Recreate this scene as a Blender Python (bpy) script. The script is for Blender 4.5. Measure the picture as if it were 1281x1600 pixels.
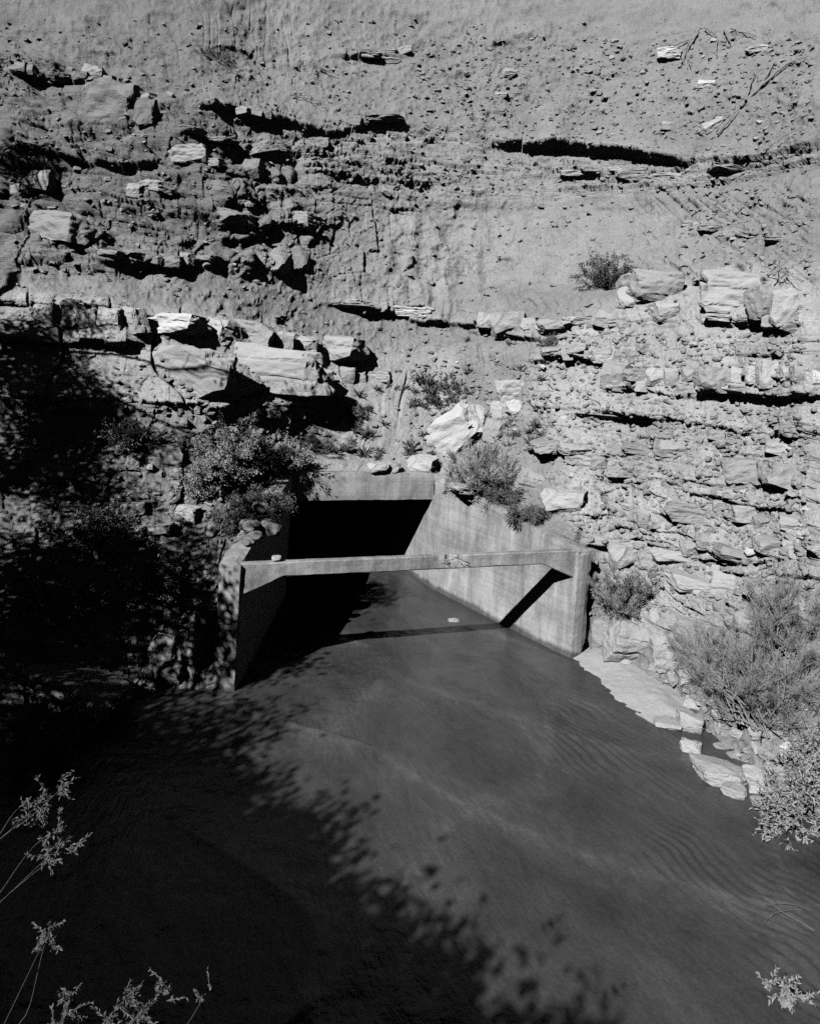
import bpy, bmesh, math, random, time
import numpy as np
from mathutils import Vector, Matrix, Euler, Quaternion

for o in list(bpy.data.objects):
    bpy.data.objects.remove(o)
random.seed(7)
rng = np.random.default_rng(7)
SC = bpy.context.scene
COL = SC.collection
T0 = time.time()

# ------------------------------------------------------------------ camera
# a view camera with its front standard lowered: 90 mm lens, 120 mm tall frame
FPX, PITCH, ROLL, CAM_H, CYP = 1195.93, .046, .063, 6.553, -199.706
_c, _s, _cr, _sr = math.cos(PITCH), math.sin(PITCH), math.cos(ROLL), math.sin(ROLL)
FWD = np.array([0, _c, -_s]); _up = np.array([0, _s, _c]); _rt = np.array([1., 0, 0])
RIGHT = _cr * _rt + _sr * _up
UPV = -_sr * _rt + _cr * _up
EYE = np.array([0, 0, CAM_H])
cam_data = bpy.data.cameras.new('camera')
cam = bpy.data.objects.new('camera', cam_data); COL.objects.link(cam)
cam_data.sensor_fit = 'VERTICAL'; cam_data.sensor_height = 120.0
cam_data.lens = FPX / 1600 * 120; cam_data.shift_y = CYP / 1600
cam_data.clip_start = .1; cam_data.clip_end = 2000
M = Matrix.Identity(4)
for i, v in enumerate((RIGHT, UPV, -FWD)):
    for j in range(3):
        M[j][i] = v[j]
M.translation = Vector(EYE)
cam.matrix_world = M
SC.camera = cam

# ------------------------------------------------------------------ light
SUN_TRAVEL = Vector((.412, .704, -.580)).normalized()
SUN_EL = math.asin(-SUN_TRAVEL.z)
world = bpy.data.worlds.new('World'); SC.world = world; world.use_nodes = True
wn = world.node_tree.nodes; wl = world.node_tree.links
bg = wn['Background']
sky = wn.new('ShaderNodeTexSky'); sky.sky_type = 'NISHITA'; sky.sun_disc = False
sky.sun_elevation = SUN_EL; sky.sun_rotation = math.atan2(-SUN_TRAVEL.x, -SUN_TRAVEL.y)
sky.altitude = 2500; sky.air_density = .18; sky.dust_density = 0
sep = wn.new('ShaderNodeSeparateColor')          # black-and-white film behind a red filter
wl.new(sky.outputs[0], sep.inputs[0]); wl.new(sep.outputs[0], bg.inputs[0])
bg.inputs[1].default_value = .05
sun_d = bpy.data.lights.new('sun', 'SUN'); sun_d.energy = 4.6; sun_d.angle = math.radians(.45)
sun_d.color = (1, 1, 1)
sun_o = bpy.data.objects.new('sun', sun_d); COL.objects.link(sun_o)
sun_o.rotation_euler = SUN_TRAVEL.to_track_quat('-Z', 'Y').to_euler()
sun_o.location = (-15, -25, 30)
SC.view_settings.view_transform = 'Standard'; SC.view_settings.look = 'None'
SC.view_settings.gamma = 1; SC.view_settings.use_curve_mapping = False
SC.view_settings.exposure = 0.52
SC.render.engine = 'CYCLES'
SC.cycles.max_bounces = 3; SC.cycles.diffuse_bounces = 0; SC.cycles.glossy_bounces = 2
SC.cycles.transparent_max_bounces = 4
SC.cycles.use_denoising = False          # keep the grit of rock and ripples; the little noise left reads as film grain

# ------------------------------------------------------------------ helpers
def ray(px, py):
    return FWD + RIGHT * (px - 640.5) / FPX - UPV * (py - 800 - CYP) / FPX
def at(px, py, Y):
    d = ray(px, py); return EYE + d * (Y / d[1])
def atz(px, py, z):
    d = ray(px, py); return EYE + d * ((z - CAM_H) / d[2])
def project(P):
    Q = P - EYE
    dep = Q @ FWD
    dep = np.where(np.abs(dep) < .01, .01, dep)
    return 640.5 + FPX * (Q @ RIGHT) / dep, 800 + CYP - FPX * (Q @ UPV) / dep, dep

_tab = rng.random((256, 256)).astype(np.float32)
_tab3 = rng.random((64, 64, 64)).astype(np.float32)
def vn2(x, y, seed=0):
    x = np.asarray(x, np.float64) + seed * 37.31; y = np.asarray(y, np.float64) + seed * 17.77
    ix = np.floor(x).astype(np.int64); iy = np.floor(y).astype(np.int64)
    fx = x - ix; fy = y - iy
    fx = fx * fx * fx * (fx * (fx * 6 - 15) + 10); fy = fy * fy * fy * (fy * (fy * 6 - 15) + 10)
    ix0 = ix & 255; iy0 = iy & 255; ix1 = (ix + 1) & 255; iy1 = (iy + 1) & 255
    a = _tab[ix0, iy0]; b = _tab[ix1, iy0]; c = _tab[ix0, iy1]; d = _tab[ix1, iy1]
    return ((a + (b - a) * fx) * (1 - fy) + (c + (d - c) * fx) * fy) * 2 - 1
def fbm2(x, y, oct=4, seed=0, gain=.5, lac=2.03):
    r = 0; a = 1; n = 0
    for k in range(oct):
        r = r + a * vn2(x, y, seed + k * 3.7); n += a; a *= gain; x = x * lac; y = y * lac
    return r / n
def vn3(P, seed=0):
    P = np.asarray(P, np.float64) + seed * 11.13
    I = np.floor(P).astype(np.int64); F = P - I; F = F * F * (3 - 2 * F)
    I0 = I & 63; I1 = (I + 1) & 63
    r = 0
    for dx in (0, 1):
        for dy in (0, 1):
            for dz in (0, 1):
                w = (F[..., 0] if dx else 1 - F[..., 0]) * (F[..., 1] if dy else 1 - F[..., 1]) * (F[..., 2] if dz else 1 - F[..., 2])
                r = r + w * _tab3[(I1 if dx else I0)[..., 0], (I1 if dy else I0)[..., 1], (I1 if dz else I0)[..., 2]]
    return r * 2 - 1
def hash2(a, b, seed=0):
    a = (np.asarray(a).astype(np.int64) * 73 + seed * 131 + 11) & 255
    b = (np.asarray(b).astype(np.int64) * 151 + seed * 29 + 5) & 255
    return _tab[(a * 7 + b * 3) & 255, (b + a * 5) & 255]
def sstep(a, b, x):
    t = np.clip((x - a) / (b - a), 0, 1); return t * t * (3 - 2 * t)
def polysd(u, v, pts):
    """signed distance (positive inside) to a polygon, vectorised"""
    d2 = np.full(u.shape, 1e18); inside = np.zeros(u.shape, bool)
    n = len(pts)
    for i in range(n):
        x0, y0 = pts[i]; x1, y1 = pts[(i + 1) % n]
        ex, ey = x1 - x0, y1 - y0
        t = np.clip(((u - x0) * ex + (v - y0) * ey) / (ex * ex + ey * ey), 0, 1)
        d2 = np.minimum(d2, (u - x0 - t * ex) ** 2 + (v - y0 - t * ey) ** 2)
        if y0 != y1:
            cond = ((y0 > v) != (y1 > v)) & (u < (x1 - x0) * (v - y0) / (y1 - y0) + x0)
            inside ^= cond
    d = np.sqrt(d2)
    return np.where(inside, d, -d)

def mesh_from(name, V, Fq, smooth=True, mat=None):
    me = bpy.data.meshes.new(name)
    V = np.asarray(V, np.float32).reshape(-1, 3); Fq = np.asarray(Fq, np.int32)
    k = Fq.shape[1]
    me.vertices.add(len(V)); me.vertices.foreach_set('co', V.ravel())
    me.loops.add(Fq.size); me.loops.foreach_set('vertex_index', Fq.ravel())
    me.polygons.add(len(Fq))
    me.polygons.foreach_set('loop_start', np.arange(0, Fq.size, k, dtype=np.int32))
    me.polygons.foreach_set('loop_total', np.full(len(Fq), k, np.int32))
    me.polygons.foreach_set('use_smooth', np.full(len(Fq), smooth, bool))
    me.update(calc_edges=True)
    if mat: me.materials.append(mat)
    return me
def add_attr(me, name, arr):
    a = me.attributes.new(name, 'FLOAT', 'POINT'); a.data.foreach_set('value', np.asarray(arr, np.float32).ravel())
def obj(name, me, parent=None, loc=None):
    o = bpy.data.objects.new(name, me); COL.objects.link(o)
    if loc is not None: o.location = loc
    if parent: o.parent = parent
    return o
def tag(o, label=None, cat=None, group=None, kind=None):
    if label: o['label'] = label
    if cat: o['category'] = cat
    if group: o['group'] = group
    if kind: o['kind'] = kind
    return o
def empty(name, loc):
    o = bpy.data.objects.new(name, None); COL.objects.link(o); o.location = loc
    o.empty_display_size = .1
    return o

# ------------------------------------------------------------------ materials
def mat_new(name):
    m = bpy.data.materials.new(name); m.use_nodes = True
    nt = m.node_tree; b = nt.nodes['Principled BSDF']
    return m, nt, b
def nd(nt, t, **kw):
    n = nt.nodes.new(t)
    for k, v in kw.items():
        setattr(n, k, v)
    return n
def grey_ramp(nt, fac, stops):
    r = nd(nt, 'ShaderNodeValToRGB')
    while len(r.color_ramp.elements) < len(stops): r.color_ramp.elements.new(.5)
    for e, (p, g) in zip(r.color_ramp.elements, stops):
        e.position = p; e.color = (g, g, g, 1)
    nt.links.new(fac, r.inputs[0]); return r.outputs[0]
def mathn(nt, op, a, b=None, clamp=False):
    n = nd(nt, 'ShaderNodeMath', operation=op); n.use_clamp = clamp
    for i, x in enumerate((a, b)):
        if x is None: continue
        if isinstance(x, (int, float)): n.inputs[i].default_value = x
        else: nt.links.new(x, n.inputs[i])
    return n.outputs[0]
def noise(nt, vec, scale, detail=4, rough=.55, dist=0):
    n = nd(nt, 'ShaderNodeTexNoise'); n.inputs['Scale'].default_value = scale
    n.inputs['Detail'].default_value = detail; n.inputs['Roughness'].default_value = rough
    n.inputs['Distortion'].default_value = dist
    nt.links.new(vec, n.inputs['Vector']); return n.outputs['Fac']
def mapping(nt, vec, scale, rot=(0, 0, 0)):
    m = nd(nt, 'ShaderNodeMapping'); m.inputs['Scale'].default_value = scale; m.inputs['Rotation'].default_value = rot
    nt.links.new(vec, m.inputs['Vector']); return m.outputs[0]
def bump(nt, b, height, dist, strength=1.0, prev=None):
    n = nd(nt, 'ShaderNodeBump'); n.inputs['Distance'].default_value = dist; n.inputs['Strength'].default_value = strength
    nt.links.new(height, n.inputs['Height'])
    if prev: nt.links.new(prev, n.inputs['Normal'])
    nt.links.new(n.outputs[0], b.inputs['Normal']); return n.outputs[0]

def make_cliff_mat():
    m, nt, b = mat_new('cliff_soil_and_shale')
    tc = nd(nt, 'ShaderNodeTexCoord').outputs['Object']
    tone = nd(nt, 'ShaderNodeAttribute', attribute_name='tone').outputs['Fac']
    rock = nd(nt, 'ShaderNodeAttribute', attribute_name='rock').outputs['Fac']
    n1 = noise(nt, tc, 1.3, 5, .6); n2 = noise(nt, tc, 14, 5, .65)
    n3 = noise(nt, mapping(nt, tc, (1.2, 1.2, 9)), 2.4, 5, .6)
    f = mathn(nt, 'ADD', mathn(nt, 'MULTIPLY', n1, .5), mathn(nt, 'MULTIPLY', n2, .75))
    f = mathn(nt, 'ADD', f, mathn(nt, 'MULTIPLY', mathn(nt, 'SUBTRACT', n3, .5), mathn(nt, 'MULTIPLY', rock, .6)))
    var = mathn(nt, 'ADD', mathn(nt, 'MULTIPLY', mathn(nt, 'SUBTRACT', f, .62), 1.35), 1.0)
    # scattered pale chips
    vo = nd(nt, 'ShaderNodeTexVoronoi'); vo.inputs['Scale'].default_value = 9
    nt.links.new(mapping(nt, tc, (1, 1, 1.7)), vo.inputs['Vector'])
    chips = mathn(nt, 'MULTIPLY', mathn(nt, 'LESS_THAN', vo.outputs['Distance'], .2), mathn(nt, 'GREATER_THAN', noise(nt, tc, 2.1, 2), .56))
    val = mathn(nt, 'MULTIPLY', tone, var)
    val = mathn(nt, 'ADD', val, mathn(nt, 'MULTIPLY', chips, .09))
    cc = nd(nt, 'ShaderNodeCombineColor')
    for i in range(3): nt.links.new(val, cc.inputs[i])
    nt.links.new(cc.outputs[0], b.inputs['Base Color'])
    b.inputs['Roughness'].default_value = .95; b.inputs['Specular IOR Level'].default_value = .15
    h = mathn(nt, 'ADD', mathn(nt, 'MULTIPLY', n2, .6), mathn(nt, 'MULTIPLY', noise(nt, tc, 48, 3, .6), .35))
    h = mathn(nt, 'ADD', h, mathn(nt, 'MULTIPLY', chips, .25))
    h = mathn(nt, 'ADD', h, mathn(nt, 'MULTIPLY', mathn(nt, 'MULTIPLY', n3, rock), .9))
    bump(nt, b, h, .09, 1.0)
    return m
def make_rock_mat(name, g, contrast=.5):
    m, nt, b = mat_new(name)
    tc = nd(nt, 'ShaderNodeTexCoord').outputs['Object']
    geo = nd(nt, 'ShaderNodeObjectInfo').outputs['Random']
    pos = nd(nt, 'ShaderNodeNewGeometry').outputs['Position']
    n1 = noise(nt, pos, 3.5, 5, .6); n2 = noise(nt, mapping(nt, pos, (1, 1, 5)), 4, 4, .6); n3 = noise(nt, pos, 30, 4, .65)
    f = mathn(nt, 'ADD', mathn(nt, 'MULTIPLY', n1, .32), mathn(nt, 'ADD', mathn(nt, 'MULTIPLY', n2, .22), mathn(nt, 'MULTIPLY', n3, .42)))
    var = mathn(nt, 'ADD', mathn(nt, 'MULTIPLY', mathn(nt, 'SUBTRACT', f, .48), contrast * 2), 1.0)
    var = mathn(nt, 'MULTIPLY', var, mathn(nt, 'ADD', mathn(nt, 'MULTIPLY', geo, .3), .85))
    val = mathn(nt, 'MULTIPLY', var, g)
    cc = nd(nt, 'ShaderNodeCombineColor')
    for i in range(3): nt.links.new(val, cc.inputs[i])
    nt.links.new(cc.outputs[0], b.inputs['Base Color'])
    b.inputs['Roughness'].default_value = .9; b.inputs['Specular IOR Level'].default_value = .2
    h = mathn(nt, 'ADD', mathn(nt, 'MULTIPLY', n3, .4), mathn(nt, 'ADD', mathn(nt, 'MULTIPLY', n1, .22), mathn(nt, 'MULTIPLY', n2, .22)))
    bump(nt, b, h, .06, .9)
    return m
def make_concrete():
    m, nt, b = mat_new('weathered_concrete')
    pos = nd(nt, 'ShaderNodeNewGeometry').outputs['Position']
    sepn = nd(nt, 'ShaderNodeSeparateXYZ'); nt.links.new(pos, sepn.inputs[0]); z = sepn.outputs['Z']
    n1 = noise(nt, pos, 1.1, 5, .6); n2 = noise(nt, pos, 16, 5, .7)
    streak = noise(nt, mapping(nt, pos, (2.6, 2.6, .4)), 1, 5, .7, .5)
    lines = noise(nt, mapping(nt, pos, (.25, .25, 6)), 1, 3, .6)
    f = mathn(nt, 'ADD', mathn(nt, 'ADD', mathn(nt, 'MULTIPLY', n1, .45), mathn(nt, 'MULTIPLY', n2, .3)), mathn(nt, 'ADD', mathn(nt, 'MULTIPLY', streak, .6), mathn(nt, 'MULTIPLY', lines, .16)))
    base = mathn(nt, 'ADD', mathn(nt, 'MULTIPLY', mathn(nt, 'SUBTRACT', f, .745), .9), .25)
    zz = mathn(nt, 'ADD', z, mathn(nt, 'MULTIPLY', mathn(nt, 'SUBTRACT', n1, .5), .35))
    wet = nd(nt, 'ShaderNodeMapRange'); wet.inputs[1].default_value = .09; wet.inputs[2].default_value = .19
    wet.inputs[3].default_value = .3; wet.inputs[4].default_value = 1; nt.links.new(zz, wet.inputs[0])
    silt = nd(nt, 'ShaderNodeMapRange'); silt.inputs[1].default_value = .9; silt.inputs[2].default_value = .2
    silt.inputs[3].default_value = 0; silt.inputs[4].default_value = .05; nt.links.new(zz, silt.inputs[0])
    fr = mathn(nt, 'FRACT', mathn(nt, 'ADD', mathn(nt, 'MULTIPLY', z, 3.4), mathn(nt, 'MULTIPLY', n1, .08)))
    seam = mathn(nt, 'SUBTRACT', 1.0, mathn(nt, 'MULTIPLY', mathn(nt, 'LESS_THAN', fr, .07), mathn(nt, 'MULTIPLY', n2, .3)))
    base = mathn(nt, 'MULTIPLY', base, seam)
    val = mathn(nt, 'MULTIPLY', mathn(nt, 'ADD', base, silt.outputs[0]), wet.outputs[0])
    cc = nd(nt, 'ShaderNodeCombineColor')
    for i in range(3): nt.links.new(val, cc.inputs[i])
    nt.links.new(cc.outputs[0], b.inputs['Base Color'])
    b.inputs['Roughness'].default_value = .85; b.inputs['Specular IOR Level'].default_value = .25
    bump(nt, b, mathn(nt, 'ADD', n2, mathn(nt, 'MULTIPLY', lines, .3)), .018, .6)
    return m
def make_water():
    m, nt, b = mat_new('silty_water')
    uv = nd(nt, 'ShaderNodeUVMap', uv_map='flow').outputs[0]
    pos = nd(nt, 'ShaderNodeNewGeometry').outputs['Position']
    rip = nd(nt, 'ShaderNodeAttribute', attribute_name='ripple').outputs['Fac']
    # silt plumes drawn out along the flow
    n1 = noise(nt, mapping(nt, uv, (1.0, .45, 1)), 1.0, 5, .6, 1.0)
    n2 = noise(nt, mapping(nt, uv, (15, 3.0, 1)), 1.0, 5, .65, .35)
    n3 = noise(nt, pos, 22, 4, .75)
    n4 = noise(nt, pos, .55, 3, .5)
    f = mathn(nt, 'ADD', mathn(nt, 'ADD', mathn(nt, 'MULTIPLY', n1, .46), mathn(nt, 'MULTIPLY', n2, .24)), mathn(nt, 'ADD', mathn(nt, 'MULTIPLY', n3, .36), mathn(nt, 'MULTIPLY', n4, .32)))
    crest = nd(nt, 'ShaderNodeAttribute', attribute_name='crest').outputs['Fac']
    f = mathn(nt, 'ADD', f, mathn(nt, 'MULTIPLY', mathn(nt, 'MULTIPLY', crest, n2), .16))
    col = grey_ramp(nt, f, [(.5, .022), (.64, .042), (.76, .064), (.95, .115)])
    nt.links.new(col, b.inputs['Base Color'])
    b.inputs['Roughness'].default_value = .06; b.inputs['IOR'].default_value = 1.33
    b.inputs['Specular IOR Level'].default_value = .35
    r1 = noise(nt, mapping(nt, uv, (5.5, .8, 1), (0, 0, .12)), 1.0, 3, .5, .6)
    h1 = mathn(nt, 'MULTIPLY', r1, rip)
    h2 = mathn(nt, 'ADD', mathn(nt, 'MULTIPLY', n2, .8), mathn(nt, 'MULTIPLY', noise(nt, mapping(nt, pos, (1, 1, 1)), 14, 3, .6), .35))
    h = mathn(nt, 'ADD', mathn(nt, 'MULTIPLY', h1, .9), mathn(nt, 'MULTIPLY', h2, .4))
    bump(nt, b, h, .05, .8)
    return m
def make_plain(name, g, var=.3, scale=6, rough=.9, bumpd=.01, trans=0):
    m, nt, b = mat_new(name)
    pos = nd(nt, 'ShaderNodeNewGeometry').outputs['Position']
    n = noise(nt, pos, scale, 4, .65)
    val = mathn(nt, 'MULTIPLY', mathn(nt, 'ADD', mathn(nt, 'MULTIPLY', mathn(nt, 'SUBTRACT', n, .5), var * 2), 1), g)
    cc = nd(nt, 'ShaderNodeCombineColor')
    for i in range(3): nt.links.new(val, cc.inputs[i])
    nt.links.new(cc.outputs[0], b.inputs['Base Color'])
    b.inputs['Roughness'].default_value = rough; b.inputs['Specular IOR Level'].default_value = .2
    if bumpd: bump(nt, b, n, bumpd, .8)
    return m
MAT_CLIFF = make_cliff_mat()
MAT_ROCK = make_rock_mat('shale_rock', .285)
MAT_PALE = make_rock_mat('pale_sandstone', .345, .32)
MAT_WHITE = make_rock_mat('bleached_sandstone', .45, .3)
MAT_DARKROCK = make_rock_mat('weathered_shale', .21)
MAT_CONC = make_concrete()
MAT_WATER = make_water()
MAT_SAND = make_plain('damp_sand', .36, .35, 18, .95, .02)
MAT_LEAF = make_plain('dusty_leaf', .25, .45, 5, .7, 0)
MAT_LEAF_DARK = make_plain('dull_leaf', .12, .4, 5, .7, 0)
MAT_LEAF_PALE = make_plain('silvery_leaf', .34, .35, 5, .7, 0)
MAT_WEED = make_plain('weed_leaf', .125, .4, 5, .75, 0)
MAT_WOOD = make_plain('grey_wood', .2, .4, 20, .9, .01)
MAT_BARK = make_plain('rough_bark', .12, .4, 14, .9, .02)

# ------------------------------------------------------------------ portal frame of reference
PX0, PY0, PTH = .473, 15.268, .362
def PL(x, y, z=0):
    return np.array([PX0 + math.cos(PTH) * x - math.sin(PTH) * y, PY0 + math.sin(PTH) * x + math.cos(PTH) * y, z])
HW, PLEN, WL2, WR2, WALL_T = 3.62, 5.25, 1.58, 2.354, .43
ZTOP, ZLB, ZLT = 2.4, 2.433, 3.176

# ------------------------------------------------------------------ cliff: control net of ribs (rows) and levels (columns)
def cp(px, py, Y): return tuple(at(px, py, Y))
def col_pts(l0, px1, l1, l2, l3, l4, l5, k6=1.19):
    pts = [l0, cp(px1 + l1[0], l1[1], l1[2])]
    for q in (l2, l3, l4, l5): pts.append(cp(px1 + q[0], q[1], q[2]))
    pts.append(cp(px1 + l5[0] * 1.2, -230, l5[2] * k6))
    return pts
def shore(px, py, z=-.35): return tuple(atz(px, py, z))
RIBS = [
    [(-8.5, -28, -.4), (-10, -28, 1), (-13, -28, 4), (-17, -27, 8), (-21, -27, 13), (-26, -27, 18), (-34, -27, 24)],
    [(-7.6, 0, -.4), (-8.9, 0, 1), (-12, .5, 4), (-15.5, 1, 8), (-19, 2, 13), (-23, 3, 18), (-32, 4, 24)],
    [(-5.5, 8, -.4), (-6.9, 8.6, .9), (-10.3, 9.5, 4), (-13, 10.5, 7.5), (-15.5, 12, 12), (-19, 13, 17), (-27, 15, 24)],
    col_pts(shore(40, 1290), 20, (0, 950, 13.6), (0, 700, 17.0), (0, 470, 19.2), (0, 260, 21.9), (0, 50, 25.2)),
    col_pts(shore(190, 1140), 180, (0, 950, 14.5), (0, 720, 17.6), (0, 480, 19.8), (0, 260, 22.5), (0, 50, 26)),
    col_pts(tuple(PL(-HW - .5, -.25, -.25)), 325, (0, 935, 15.6), (5, 720, 18.4), (5, 500, 20.6), (5, 270, 23.3), (5, 50, 26.8)),
    col_pts(tuple(PL(-HW + .55, 2.0, 2.55)), 400, (-12, 800, 17.6), (5, 705, 19.6), (15, 490, 22), (15, 280, 24.5), (15, 50, 28.2)),
    col_pts(tuple(PL(-WL2 - .1, PLEN + .25, ZLT - .06)), 470, (-4, 728, 20.05), (0, 690, 20.9), (15, 480, 23.2), (15, 280, 25.2), (15, 50, 29)),
    col_pts(tuple(PL(.4, PLEN + .25, ZLT - .06)), 575, (0, 730, 20.7), (5, 690, 21.5), (10, 480, 24.2), (10, 290, 26), (10, 50, 30)),
    col_pts(tuple(PL(WR2 + .15, PLEN + .25, ZLT - .06)), 690, (0, 735, 21.35), (5, 690, 22.1), (10, 490, 24.3), (10, 300, 26.4), (10, 50, 30.6)),
    col_pts(tuple(PL(3.13, 2.55, 2.75)), 800, (8, 785, 19.3), (10, 690, 20.9), (10, 510, 23), (10, 300, 26.5), (10, 50, 30.6)),
    col_pts(tuple(PL(3.80, .45, 2.36)), 908, (-4, 812, 17.9), (5, 690, 19.3), (5, 510, 21.4), (5, 300, 26), (5, 50, 30)),
    col_pts(tuple(PL(4.25, .1, .0)), 950, (10, 880, 17.5), (15, 690, 18.9), (15, 515, 20.6), (25, 300, 25.3), (30, 50, 29.5)),
    col_pts(shore(1052, 1130), 1050, (0, 920, 16.2), (0, 700, 17.7), (0, 520, 19.3), (10, 300, 24), (20, 50, 28.5)),
    col_pts(shore(1098, 1192), 1150, (0, 985, 14.5), (0, 720, 16.6), (0, 520, 18.1), (10, 290, 22.5), (20, 50, 27)),
    col_pts(shore(1215, 1300), 1260, (0, 1030, 12.9), (0, 760, 15.1), (0, 520, 16.7), (10, 270, 20.5), (20, 50, 25)),
    [(5.9, 8, -.35), (7.9, 9.2, 1.5), (10.2, 10.5, 4.5), (12.2, 12, 8), (15.5, 14, 13), (20, 16, 18), (28, 18, 24)],
    [(6.4, 0, -.35), (7.9, 0, 1), (10.8, 0, 4), (14, 0, 8), (18, 0, 13), (22, 0, 18), (30, 0, 24)],
    [(7.5, -28, -.4), (9, -28, 1), (12, -28, 4), (16, -27, 8), (20, -27, 13), (25, -27, 18), (33, -27, 24)],
]
CN = np.array(RIBS, float)                                  # ribs x levels x 3
out = CN[:, 6] - CN[:, 2]; out[:, 2] = 0; out /= np.linalg.norm(out, axis=1)[:, None]
CN = np.concatenate([CN, (CN[:, 6] + out * 45 + [0, 0, 4])[:, None]], 1)
nrib, nlev = CN.shape[:2]
def hermite(K, n_per, axis, linear_first=False):
    """cubic through the key points along an axis, n_per[i] steps per span"""
    K = np.moveaxis(K, axis, 0)
    seg = np.linalg.norm(np.diff(K, axis=0), axis=-1).reshape(len(K) - 1, -1).mean(1)
    T = np.concatenate([[0], np.cumsum(seg)])
    sl = np.diff(K, axis=0) / np.diff(T)[:, None, None]
    m = np.empty_like(K)
    h = np.diff(T)
    m[1:-1] = (sl[:-1] * h[1:, None, None] + sl[1:] * h[:-1, None, None]) / (h[1:] + h[:-1])[:, None, None]
    m[0] = sl[0]; m[-1] = sl[-1]
    o = []
    for i in range(len(K) - 1):
        t = np.linspace(0, 1, n_per[i], endpoint=False)[:, None, None]; hh = h[i]
        o.append((2*t**3 - 3*t**2 + 1) * K[i] + (t**3 - 2*t**2 + t) * hh * m[i] + (-2*t**3 + 3*t**2) * K[i+1] + (t**3 - t**2) * hh * m[i+1])
    o.append(K[-1:])
    return np.moveaxis(np.concatenate(o), 0, axis)
NC = [16, 16, 90, 122, 118, 70, 66, 84, 92, 90, 88, 36, 86, 94, 92, 24, 16, 16]
NC = [max(8, int(n * 1.02)) for n in NC]
NR = [104, 118, 150, 140, 140, 110, 10]
Gs = hermite(CN, NC, 0)
# along the portal the foot of the slope follows the walls in straight lines
lin = np.concatenate([CN[i, 0] + (CN[i+1, 0] - CN[i, 0]) * np.linspace(0, 1, NC[i], endpoint=False)[:, None] for i in range(nrib - 1)] + [CN[-1:, 0]])
i5, i12 = sum(NC[:5]), sum(NC[:12])
Gs[i5:i12+1, 0] = lin[i5:i12+1]
B = hermite(Gs, NR, 1)
ncol, nrow = B.shape[:2]
du = np.gradient(B, axis=0); dv = np.gradient(B, axis=1)
N = np.cross(dv, du); N /= np.linalg.norm(N, axis=-1)[..., None] + 1e-9
if N[ncol // 2, nrow // 2] @ (EYE - B[ncol // 2, nrow // 2]) < 0: N = -N
NH = N * [1, 1, .35]; NH /= np.linalg.norm(NH, axis=-1)[..., None]
arc = np.concatenate([[0], np.cumsum(np.linalg.norm(np.diff(B[:, NR[0] + NR[1] + NR[2] // 2], axis=0), axis=-1))])
A = np.repeat(arc[:, None], nrow, 1)
Z = B[..., 2]
U, V, DEP = project(B)
U = np.where(DEP > 1, U, np.where(B[..., 0] < 0, -2000, 3000))
# image pixel coordinates are bent a little so that no boundary runs dead straight
wob1 = fbm2(A * .55, Z * .55, 4, 3); wob2 = fbm2(A * .55, Z * .55, 4, 9)
UW = U + 14 * wob1; VW = V + 13 * wob2

ZN = {
 'chunk': [(-300, 60), (20, 88), (130, 103), (250, 150), (330, 160), (470, 182), (620, 190), (650, 250), (640, 300), (560, 330), (505, 350), (505, 455), (420, 425), (250, 430), (-300, 450)],
 'plates': [(430, 205), (620, 195), (800, 214), (1080, 236), (1240, 212), (1500, 190), (1500, 215), (1190, 270), (1050, 300), (900, 313), (780, 307), (620, 305), (480, 270)],
 'ledge_left': [(-300, 440), (230, 478), (330, 492), (500, 535), (545, 590), (490, 640), (230, 650), (-300, 600)],
 'right': [(850, 530), (980, 455), (1100, 420), (1500, 400), (1500, 980), (1240, 985), (965, 985), (935, 880), (880, 815), (850, 720), (830, 640)],
 'face': [(880, 760), (1000, 730), (1500, 740), (1500, 960), (1240, 985), (965, 985), (940, 880), (900, 830)],
 'leftslope': [(-400, 590), (230, 640), (350, 680), (380, 830), (345, 1090), (-400, 1250)],
 'topright': [(600, 40), (1500, -40), (1500, 210), (1080, 215), (800, 200), (620, 170)],
 'columns': [(380, 330), (505, 345), (640, 300), (660, 420), (560, 440), (500, 460), (400, 430)],
 'flute': [(590, 340), (780, 350), (790, 470), (600, 470)],
}
SD = {k: polysd(UW, VW, p) for k, p in ZN.items()}
def zone(k, soft=16): return sstep(-soft, soft, SD[k])
def blocks(th, bl, seed, dip=0., warp=.35):
    """bedded, jointed rock: each bed is cut into blocks that stand out unevenly.  returns offset 0..1 and joint depth 0..1"""
    zz = Z + dip * A + warp * fbm2(A * .33, Z * .4, 3, seed) + .06 * vn2(A * 2.2, Z * 2.2, seed + 5)
    # uneven bed thickness
    q = zz / th; q = q + .32 * np.sin(q * 1.7 + seed) + .2 * np.sin(q * .63 + 2 * seed)
    L = np.floor(q); fz = q - L
    r = hash2(L, L * 3 + 1, seed)
    x = (A + .35 * bl * vn2(A * 1.1 / bl, Z * 1.3 / th, seed + 2)) / (bl * (.6 + .9 * r)) + r * 37
    x = x + .3 * np.sin(x * 1.3 + L)
    X = np.floor(x); fx = x - X
    off = hash2(L, X, seed + 1) * .65 + .35 * r
    e = np.minimum(np.minimum(fx, 1 - fx) * bl * 1.2, np.minimum(fz, 1 - fz) * th * 1.3)
    joint = 1 - sstep(.0, .055, e)
    tone = hash2(L, X, seed + 8) * 2 - 1
    return off, joint, tone, fz

big = fbm2(A * .22, Z * .25, 4, 1)
mid = fbm2(A * .9, Z * .9, 5, 2)
fine = fbm2(A * 3.7, Z * 3.7, 5, 4, .6)
D = .30 * big + .10 * mid + .028 * fine                    # general unevenness
tone = .242 + .02 * mid + .02 * big

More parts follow.
